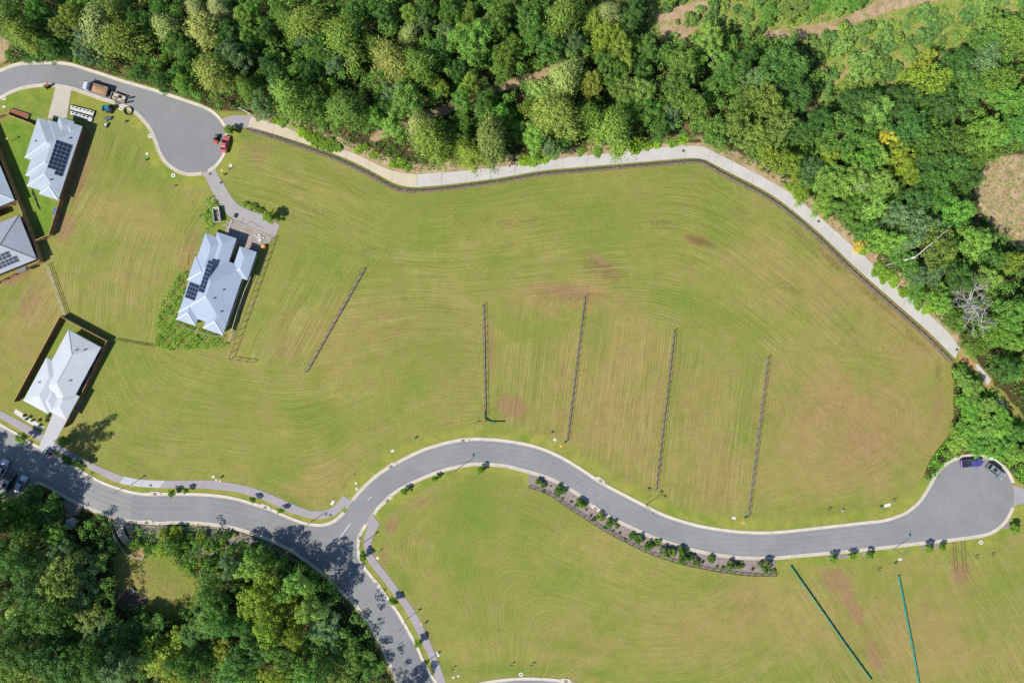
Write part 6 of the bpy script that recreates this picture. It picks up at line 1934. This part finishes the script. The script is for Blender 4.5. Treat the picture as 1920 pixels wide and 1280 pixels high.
for px, py, w, d, an, l in ((400, 893.5, .8, .5, 0, 'white pit lid on the grass above the left footpath'), (405.5, 899.5, .5, .5, 0, 'small square white pit lid touching the left footpath'), (623.5, 942, .65, 1.25, -35, 'long white pit lid inside the footpath curve at the junction'),
                            (667.5, 905.5, .55, .55, 20, 'upper of two small white lids at the start of the bend'), (669, 916, .55, .55, 20, 'lower of two small white lids at the start of the bend'), (736, 845, .8, .55, 25, 'white pit lid on the verge where the bend begins'), (708, 1045.5, .7, .6, -40, 'white pit lid beside the footpath below the junction'),
                            (821, 1225.5, .6, 1.2, 20, 'long white pit lid beside the lower footpath'), (850, 1269, .5, .5, 20, 'left of two small white lids near the bottom edge'), (859.5, 1266.5, .5, .5, 20, 'right of two small white lids near the bottom edge'), (1040.5, 824, .75, .55, -20, 'white pit lid left of the second lot fence foot'),
                            (1376, 970.6, .85, .6, -10, 'white pit lid left of the rightmost lot fence foot'), (1664, 946.6, 1.5, .75, 17, 'large white pit lid north of the right road'), (1687.5, 1048, .8, .55, 5, 'white pit lid south of the right road'), (8, 200.5, .8, .45, 20, 'white pit lid on the front lawn at the left edge'), (276, 288.5, .6, .6, 0, 'white pit lid on the grass left of the upper turning circle'), (432.5, 310.5, .6, .7, 0, 'white pit lid right of the upper turning circle')):
    t = thing('pit_lid', l, 'pit lid', W(px, py), math.radians(an), 'white pit lids')
    m = MB(); m.box(0, 0, .045, w, d, .09, 0, .97); m.build('lid', PIT_W, t)
    m = MB(); m.box(-w * .18, 0, .092, .1, .04, .012); m.box(w * .18, 0, .092, .1, .04, .012); m.build('lifting_slot', GRATE, t)
for px, py, l in ((415, 894, 'green pillar above the left footpath'), (798.5, 1166, 'green pillar beside the lower footpath'), (779, 821, 'green pillar on the verge left of the leftmost lot fence'), (1059, 829, 'green pillar at the foot of the second lot fence'), (1396, 970, 'green pillar at the foot of the rightmost lot fence'), (1650, 949.5, 'green pillar beside the large white lid'), (1677.5, 1055, 'green pillar south of the right road'), (421, 328, 'green pillar right of the shared driveway'), (275.5, 300, 'green pillar left of the upper turning circle')):
    t = thing('service_pillar', l, 'pillar', W(px, py), 0, 'green service pillars')
    m = MB(); m.cyl(0, 0, 0, .75, .2, 10, .17); m.build('body', GREEN_B, t)
    m = MB(); m.cyl(0, 0, .75, .84, .22, 10, .1); m.build('cap', GREEN_B, t)
for px, py, l in ((412.5, 901, 'orange hydrant cover on the edge of the left footpath'), (790, 1169.5, 'orange hydrant cover on the edge of the lower footpath'), (1052, 836, 'yellow hydrant cover on the verge near the second lot fence'), (1394, 979, 'yellow hydrant cover near the rightmost lot fence'), (416.5, 319.5, 'orange hydrant cover right of the shared driveway mouth')):
    t = thing('hydrant_cover', l, 'hydrant cover', W(px, py), 0, 'hydrant covers')
    m = MB(); m.ring(0, 0, 0, .075, .33, .2, 14); m.build('surround', YELLOW, t)
    m = MB(); m.cyl(0, 0, 0, .065, .195, 12); m.build('cover', YELLOW, t)
BOARD = M('grey_board', A(150, 160, 166), .6, .1, 3)
for px, py, an, l in ((386, 888, 30, 'lot sign on the field above the left footpath'), (661, 891, 40, 'lot sign at the start of the bend, upper'), (642, 913, 40, 'lot sign at the start of the bend, lower'), (711, 1033, 60, 'lot sign on the grass below the junction'), (849.5, 1251, 10, 'lot sign at the bottom of the lower footpath'), (894, 792.5, 5, 'lot sign left of the green mesh'),
                      (926, 792.5, 5, 'lot sign on the green mesh'), (1032, 812, -20, 'lot sign left of the second lot fence'), (1213, 918, -30, 'lot sign left of the third lot fence'), (1236, 924, -30, 'lot sign right of the third lot fence'), (1553, 954, 5, 'lot sign north of the right road, left one'), (1673, 937, 10, 'lot sign north of the right road, right one'), (1646, 1067, 5, 'lot sign south of the right road'),
                      (1828, 1043, 10, 'lot sign below the right turning circle, left one'), (1858, 1039, 10, 'lot sign below the right turning circle, right one'), (959.5, 1244, 0, 'lot sign near the bottom edge, left one'), (997, 1244, 0, 'lot sign near the bottom edge, right one'), (325.5, 350.5, 0, 'lot sign below the upper turning circle'), (433, 318, 30, 'lot sign right of the shared driveway mouth'), (379, 405, 50, 'lot sign left of the shared driveway weeds')):
    t = thing('lot_sign', l, 'sign', W(px, py), math.radians(an), 'lot signs on stakes')
    m = MB(); m.box(0, 0, .85, .75, .03, .5); m.build('board', BOARD, t)
    for sx in (-.3, .3):
        m = MB(); m.box(sx, .035, .55, .05, .04, 1.1); m.build('stake', TIMBER_D, t)

# ------------------------------------------------------------------ round the houses
# white pebble terraces beside the driveway
PEB = M('white_pebble', A(232, 230, 222), .9, .15, 3, bump=.6, bscale=9, fine=.2)
for i, (poly, l) in enumerate((([(133, 197.5), (179, 209.5), (176.5, 219), (132.5, 206.5)], 'upper white pebble bed beside the beige driveway'), ([(132, 208), (176, 220.5), (172.5, 230), (161, 226), (131.5, 216)], 'lower white pebble bed beside the beige driveway'))):
    c0 = W(*poly[0])
    t = thing('pebble_bed', l, 'garden bed', c0, 0, 'white pebble beds')
    G = [(W(*p) - c0) for p in poly]
    m = MB(); m.prism([tuple(p.xy) for p in G], 0, .35 - .12 * i); m.build('pebbles', PEB, t)
    for a, b in zip(G, G[1:] + G[:1]):
        m = MB(); z = Vector((0, 0, .2 - .06 * i)); m.beam(a + z, b + z, .1, .42 - .12 * i); m.build('edging', DARK, t)
rp = random.Random(31)
for i in range(6):
    x = 138 + i * 7
    shrub(x, 202 + (x - 138) * .26, 1.9 + rp.random(), 'small dark tuft in the upper white pebble bed, ' + ORD[i] + ' from left', (88, 100, 70), TUFTS, 'tuft', 'tufts in the pebble beds').location.z = .35
    shrub(x - 1, 212.5 + (x - 138) * .27, 1.8 + rp.random(), 'small dark tuft in the lower white pebble bed, ' + ORD[i] + ' from left', (80, 96, 66), TUFTS, 'tuft', 'tufts in the pebble beds').location.z = .23
# orange mulch bed with sleepers
t = thing('raised_bed', 'long orange mulch bed edged with sleepers on the top left front lawn', 'garden bed', W(38, 214), math.radians(-18))
m = MB(); m.box(0, 0, .2, 4.6, 1.0, .3); m.build('mulch', M('orange_mulch', A(178, 110, 72), .95, .3, 3, bump=.6, bscale=8, fine=.4), t)
for sg in (-1, 1):
    m = MB(); m.box(0, sg * .56, .21, 4.8, .12, .42); m.build('sleeper', TIMBER_G, t)
    m = MB(); m.box(sg * 2.36, 0, .21, .1, 1.0, .42); m.build('sleeper', TIMBER_G, t)
# lawn poles, trampoline-like roll, blue tank
t = thing('washing_line', 'short post with a long shadow on the front lawn of the top left house', 'post', W(24, 264.5), math.radians(-65))
m = MB(); m.box(0, 0, .95, .09, .09, 1.9); m.build('post', TIMBER, t)
m = MB(); m.box(0, 0, 1.92, .5, .4, .06); m.build('cap', TIMBER, t)
t = thing('log_edging', 'row of dark logs on the lawn below the top left house', 'edging', W(67, 375), math.radians(-68))
for k in range(7):
    m = MB(); m.tube([(-2.6 + .75 * k, 0, .16), (-1.95 + .75 * k, rp.uniform(-.06, .06), .16)], .15, 7); m.build('log', DARKP if k % 2 else TIMBER_G, t)
t = thing('garden_daybed', 'blue covered daybed with white rim against the brown fence', 'daybed', W(106.5, 398), math.radians(-104))
m = MB(); m.box(0, 0, .4, 2.4, .95, .12); m.build('frame', WALL_W, t)
m = MB(); m.box(0, 0, .58, 2.2, .8, .22, 0, .92); m.build('cushion', M('blue_fabric', A(84, 104, 160), .9, .15, 4), t)
for k in range(4): m = MB(); m.beam((-.9 + .6 * k, -.38, .72), (-.9 + .6 * k, .38, .72), .12, .05); m.build('seam_roll', M('light_blue_fabric', A(140, 158, 200), .9, .1, 4), t)
for sx in (-1.1, 1.1):
    for sg in (-1, 1): m = MB(); m.box(sx, sg * .4, .18, .08, .08, .36); m.build('leg', WALL_W, t)
mb = MB(); mb.prism(g([(101, 411), (108, 411), (104.5, 425), (99, 424)]), 0, .04); struct('paved_pad', mb, CONC_G, label='small grey pad below the blue daybed')
# shade side of lower left house
mb = MB(); mb.prism(g([(154, 742), (160, 745), (131, 792), (125, 788)]), -.02, .05); struct('side_path', mb, CONC_G, label='paved strip along the garage of the white roofed house')
o = MB().cyl(0, 0, 0, .6, .38, 12).build('planter_pot', YELLOW, None, W(151, 737.5)); tag(o, 'round orange yellow pot in the right side yard of the white roofed house', 'pot')
mb = MB(); mb.sheet(g([(29, 766), (36, 770), (60, 786), (84, 800), (80, 806), (56, 794), (26, 774)]), .02); struct('pebble_strip', mb, PEB, label='pale pebble strip in front of the white roofed house')
for i, (x, y) in enumerate(((46, 779), (57, 781), (61, 788), (74, 788), (76, 797), (50, 785), (92, 775), (90, 781), (88, 788))):
    shrub(x, y, 2.6, ('round dark shrub in the pale strip of the white roofed house, ' if x < 80 else 'tiny shrub beside the white driveway, ') + ORD[sorted([q for q in (46, 57, 61, 74, 76, 50)] if x < 80 else [92, 90, 88]).index(x)] + ' from left', (84, 92, 56), grp='shrubs at the white roofed house', sz=1.3)
# skip and rubble at the middle house
sk = thing('skip_bin', 'pale metal skip half full beside the shared driveway', 'skip', W(409.5, 404), math.radians(97))
SKM = M('skip_paint', A(206, 200, 196), .5, .15, 3)
m = MB()
for sg in (-1, 1): m.add([(-1.75, sg * .75, 1.2), (1.75, sg * .75, 1.2), (1.2, sg * .75, .12), (-1.2, sg * .75, .12), (-1.75, sg * .68, 1.2), (1.75, sg * .68, 1.2), (1.2, sg * .68, .12), (-1.2, sg * .68, .12)], [(0, 1, 2, 3), (7, 6, 5, 4), (0, 4, 5, 1)])
for sx in (-1, 1): m.add([(sx * 1.75, -.75, 1.2), (sx * 1.75, .75, 1.2), (sx * 1.2, .75, .12), (sx * 1.2, -.75, .12), (sx * 1.68, -.75, 1.2), (sx * 1.68, .75, 1.2), (sx * 1.13, .75, .12), (sx * 1.13, -.75, .12)], [(0, 1, 2, 3), (7, 6, 5, 4), (0, 4, 5, 1)])
m.box(0, 0, .1, 2.4, 1.5, .06)
m.build('shell', SKM, sk)
m = MB()
for sg in (-1, 1): m.beam((-1.78, sg * .76, 1.2), (1.78, sg * .76, 1.2), .1, .1); m.beam((sg * 1.78, -.76, 1.2), (sg * 1.78, .76, 1.2), .1, .1)
m.build('rim', WALL_W, sk)
o = MB()
for k in range(9): o.box(rp.uniform(-.9, .9), rp.uniform(-.45, .45), .3 + .05 * k, rp.uniform(.4, 1.3), rp.uniform(.12, .35), .12, rp.uniform(-.5, .5))
o = o.build('rubbish_heap', M('board_offcuts', A(176, 158, 148), .8, .4, 1.5), None, sk.location, sk.rotation_euler.z); tag(o, 'heap of board offcuts in the pale skip', 'rubbish')
for i, (x, y, n, l, cc) in enumerate(((429, 421, 12, 'pile of pale building rubble between skip and house', (196, 190, 184)), (486, 448, 16, 'scattered white rubble at the right end of the forecourt', (226, 222, 216)), (398, 377, 4, 'white plastic scrap in the weeds above the skip', (230, 236, 240)))):
    m = MB()
    for k in range(n): m.box(rp.gauss(0, .7), rp.gauss(0, .7), .08 + rp.uniform(0, .12), rp.uniform(.2, .7), rp.uniform(.1, .4), rp.uniform(.1, .25), rp.uniform(0, 3))
    o = m.build('rubble_pile', M('rubble' + str(i), A(*cc), .9, .25, 1.5), None, W(x, y)); tag(o, l, 'rubble')
t = thing('site_barrier', 'orange barrier box at the corner of the forecourt', 'barrier', W(495, 463), .2)
m = MB(); m.box(0, 0, .45, 1.2, .9, .9, 0, .8); m.build('body', M('orange_plastic', A(240, 168, 76), .6, .1, 4), t)
m = MB(); m.box(.15, -.6, .1, 1.0, .3, .2); m.build('foot', M('orange_plastic_foot', A(240, 168, 76), .6, .1, 4), t)
m = MB(); m.beam((0, 0, .1), (2.6, -.1, .1), .12, .08); o = m.build('timber_plank', M('orange_plank', A(206, 132, 70), .8, .1, 3), None, W(352, 497), math.radians(85)); tag(o, 'orange plank lying left of the middle house', 'plank')
for i, (a, b) in enumerate((((447, 414), (462, 421)), ((452, 418), (458, 409)), ((462, 421), (470, 415)), ((470, 415), (494, 428)), ((478, 427), (486, 424)))):
    m = MB(); p, q = W(*a), W(*b); m.beam(Vector((0, 0, .07)), q - p + Vector((0, 0, .07)), .12, .06); o = m.build('formwork_board', TIMBER_G, None, p); tag(o, 'grey formwork board on the shared driveway, ' + ORD[i] + ' from the skip', 'board')
m = MB(); m.box(0, 0, .25, .7, 1.0, .3, 0, .9); m.box(0, 0, .43, .6, .9, .08); o = m.build('pallet_stack', DARK, None, W(442.5, 404.5) + Vector((0, 0, -.04)), -.4); tag(o, 'small dark pallet stack on the shared driveway kerb', 'pallet')

# cubby shed, fire pit, steps in the lower left clearing
t = thing('garden_shed', 'small pale blue roofed shed among the lower left trees', 'shed', W(131, 982, 2) - Vector((0, 0, 2)), math.radians(-28))
m = MB(); m.box(0, 0, 1.0, 1.7, 1.7, 2.0); m.build('wall', WALL_C, t)
m = MB(); m.add([(-1.05, -1.1, 2.0), (1.05, -1.1, 2.0), (1.05, 1.1, 2.35), (-1.05, 1.1, 2.35), (-1.05, -1.1, 2.08), (1.05, -1.1, 2.08), (1.05, 1.1, 2.43), (-1.05, 1.1, 2.43)], [(3, 2, 1, 0), (4, 5, 6, 7), (0, 1, 5, 4), (1, 2, 6, 5), (2, 3, 7, 6), (3, 0, 4, 7)]); ro_ = m.build('roof', ROOF_BLUE, t)
m = MB()
for k in range(8): m.beam((-.9 + .26 * k, -1.1, 2.095), (-.9 + .26 * k, 1.1, 2.445), .04, .03)
m.build('rib', ROOF_BLUE, ro_)
m = MB(); m.box(.3, .87, .95, .75, .05, 1.85); dr_ = m.build('door', DOOR, t); m = MB(); m.box(.05, .91, .95, .05, .04, .14); m.build('handle', DARK, dr_)
mb = MB(); mb.prism(g([(124, 962), (139, 971), (137, 974), (123, 966)]), 0, .2); struct('timber_edge', mb, TIMBER, label='tan timber edge beside the small shed')
mb = MB(); mb.prism(g(catmull([(212, 968), (228, 972), (240, 976), (233, 984), (233, 996), (240, 1008), (248, 1014), (262, 1022), (256, 1030), (240, 1024), (228, 1014), (216, 992)], 4, True)), -.02, .05); struct('garden_path', mb, CONC_C, label='cream concrete path into the lower left clearing')
mb = MB(); mb.prism(g([(252, 1022), (272, 1020), (270, 1044), (244, 1036)]), -.02, .08); struct('deck', mb, SOIL, label='ochre landing at the foot of the cream path')
t = thing('paved_pit', 'dark paved pad with pale rim in the shaded clearing', 'paving', W(247, 1126))
pts = [(-28, -18), (-24, -21), (26, -8), (30, -4), (24, 12), (14, 20), (-18, 12), (-27, 2)]
m = MB(); m.prism([(x * S, -y * S) for x, y in pts], 0, .08); m.build('pad', M('dark_pavers', A(122, 98, 88), .9, .2, 1.5, bump=.3, bscale=5, fine=.3), t)
for (a, b) in zip(pts, pts[1:] + pts[:1]):
    m = MB(); m.beam((a[0] * S, -a[1] * S, .08), (b[0] * S, -b[1] * S, .08), .14, .16); m.build('rim', TIMBER_G, t)
t = thing('blue_tub', 'square blue tub beside the dark paved pad', 'tub', W(249, 1106), .6)
BL = M('blue_tub_plastic', A(70, 110, 140), .5, .1, 3)
m = MB(); m.box(0, 0, .1, 1.1, 1.1, .2)
for sg in (-1, 1): m.box(sg * .5, 0, .3, .1, 1.1, .5); m.box(0, sg * .5, .3, .9, .1, .5)
m.build('shell', BL, t)
m = MB(); m.sheet([(-.44, -.44), (.44, -.44), (.44, .44), (-.44, .44)], .44); m.build('water', GLASS, t)
# fallen trunk on the canopy edge and stump
p, q = W(1716, 482, 12), W(1784, 423, 14.5)
m = MB(); d = q - p; m.tube([Vector((0, 0, 0)), d * .5 + Vector((0, 0, .3)), d], [.11, .1, .05], 7)
for k in (.35, .55, .75): m.tube([d * k, d * k + Vector((.8, .5, .7))], [.07, .02], 5)
m.tube([Vector((0, 0, 0)), Vector((-.6, -.6, -12.05))], [.24, .34], 7)
o = m.build('leaning_trunk', BARK_D, None, p, smooth=True); tag(o, 'long bare pale trunk leaning over the right forest canopy', 'dead trunk')
t = thing('tree_stump', 'pale stump with tufts on the verge north of the right road', 'stump', W(1579.5, 956))
m = MB(); m.tube([(0, 0, 0), (0, 0, .2), (.02, 0, .4)], [.34, .28, .25], 9); m.build('stump', BARK_P, t)
for i in range(3): m = MB(); a = i * 2.1; m.tube([(math.cos(a) * .2, math.sin(a) * .2, .1), (math.cos(a) * .6, math.sin(a) * .6, .02)], [.1, .04], 5); m.build('root', BARK_P, t)
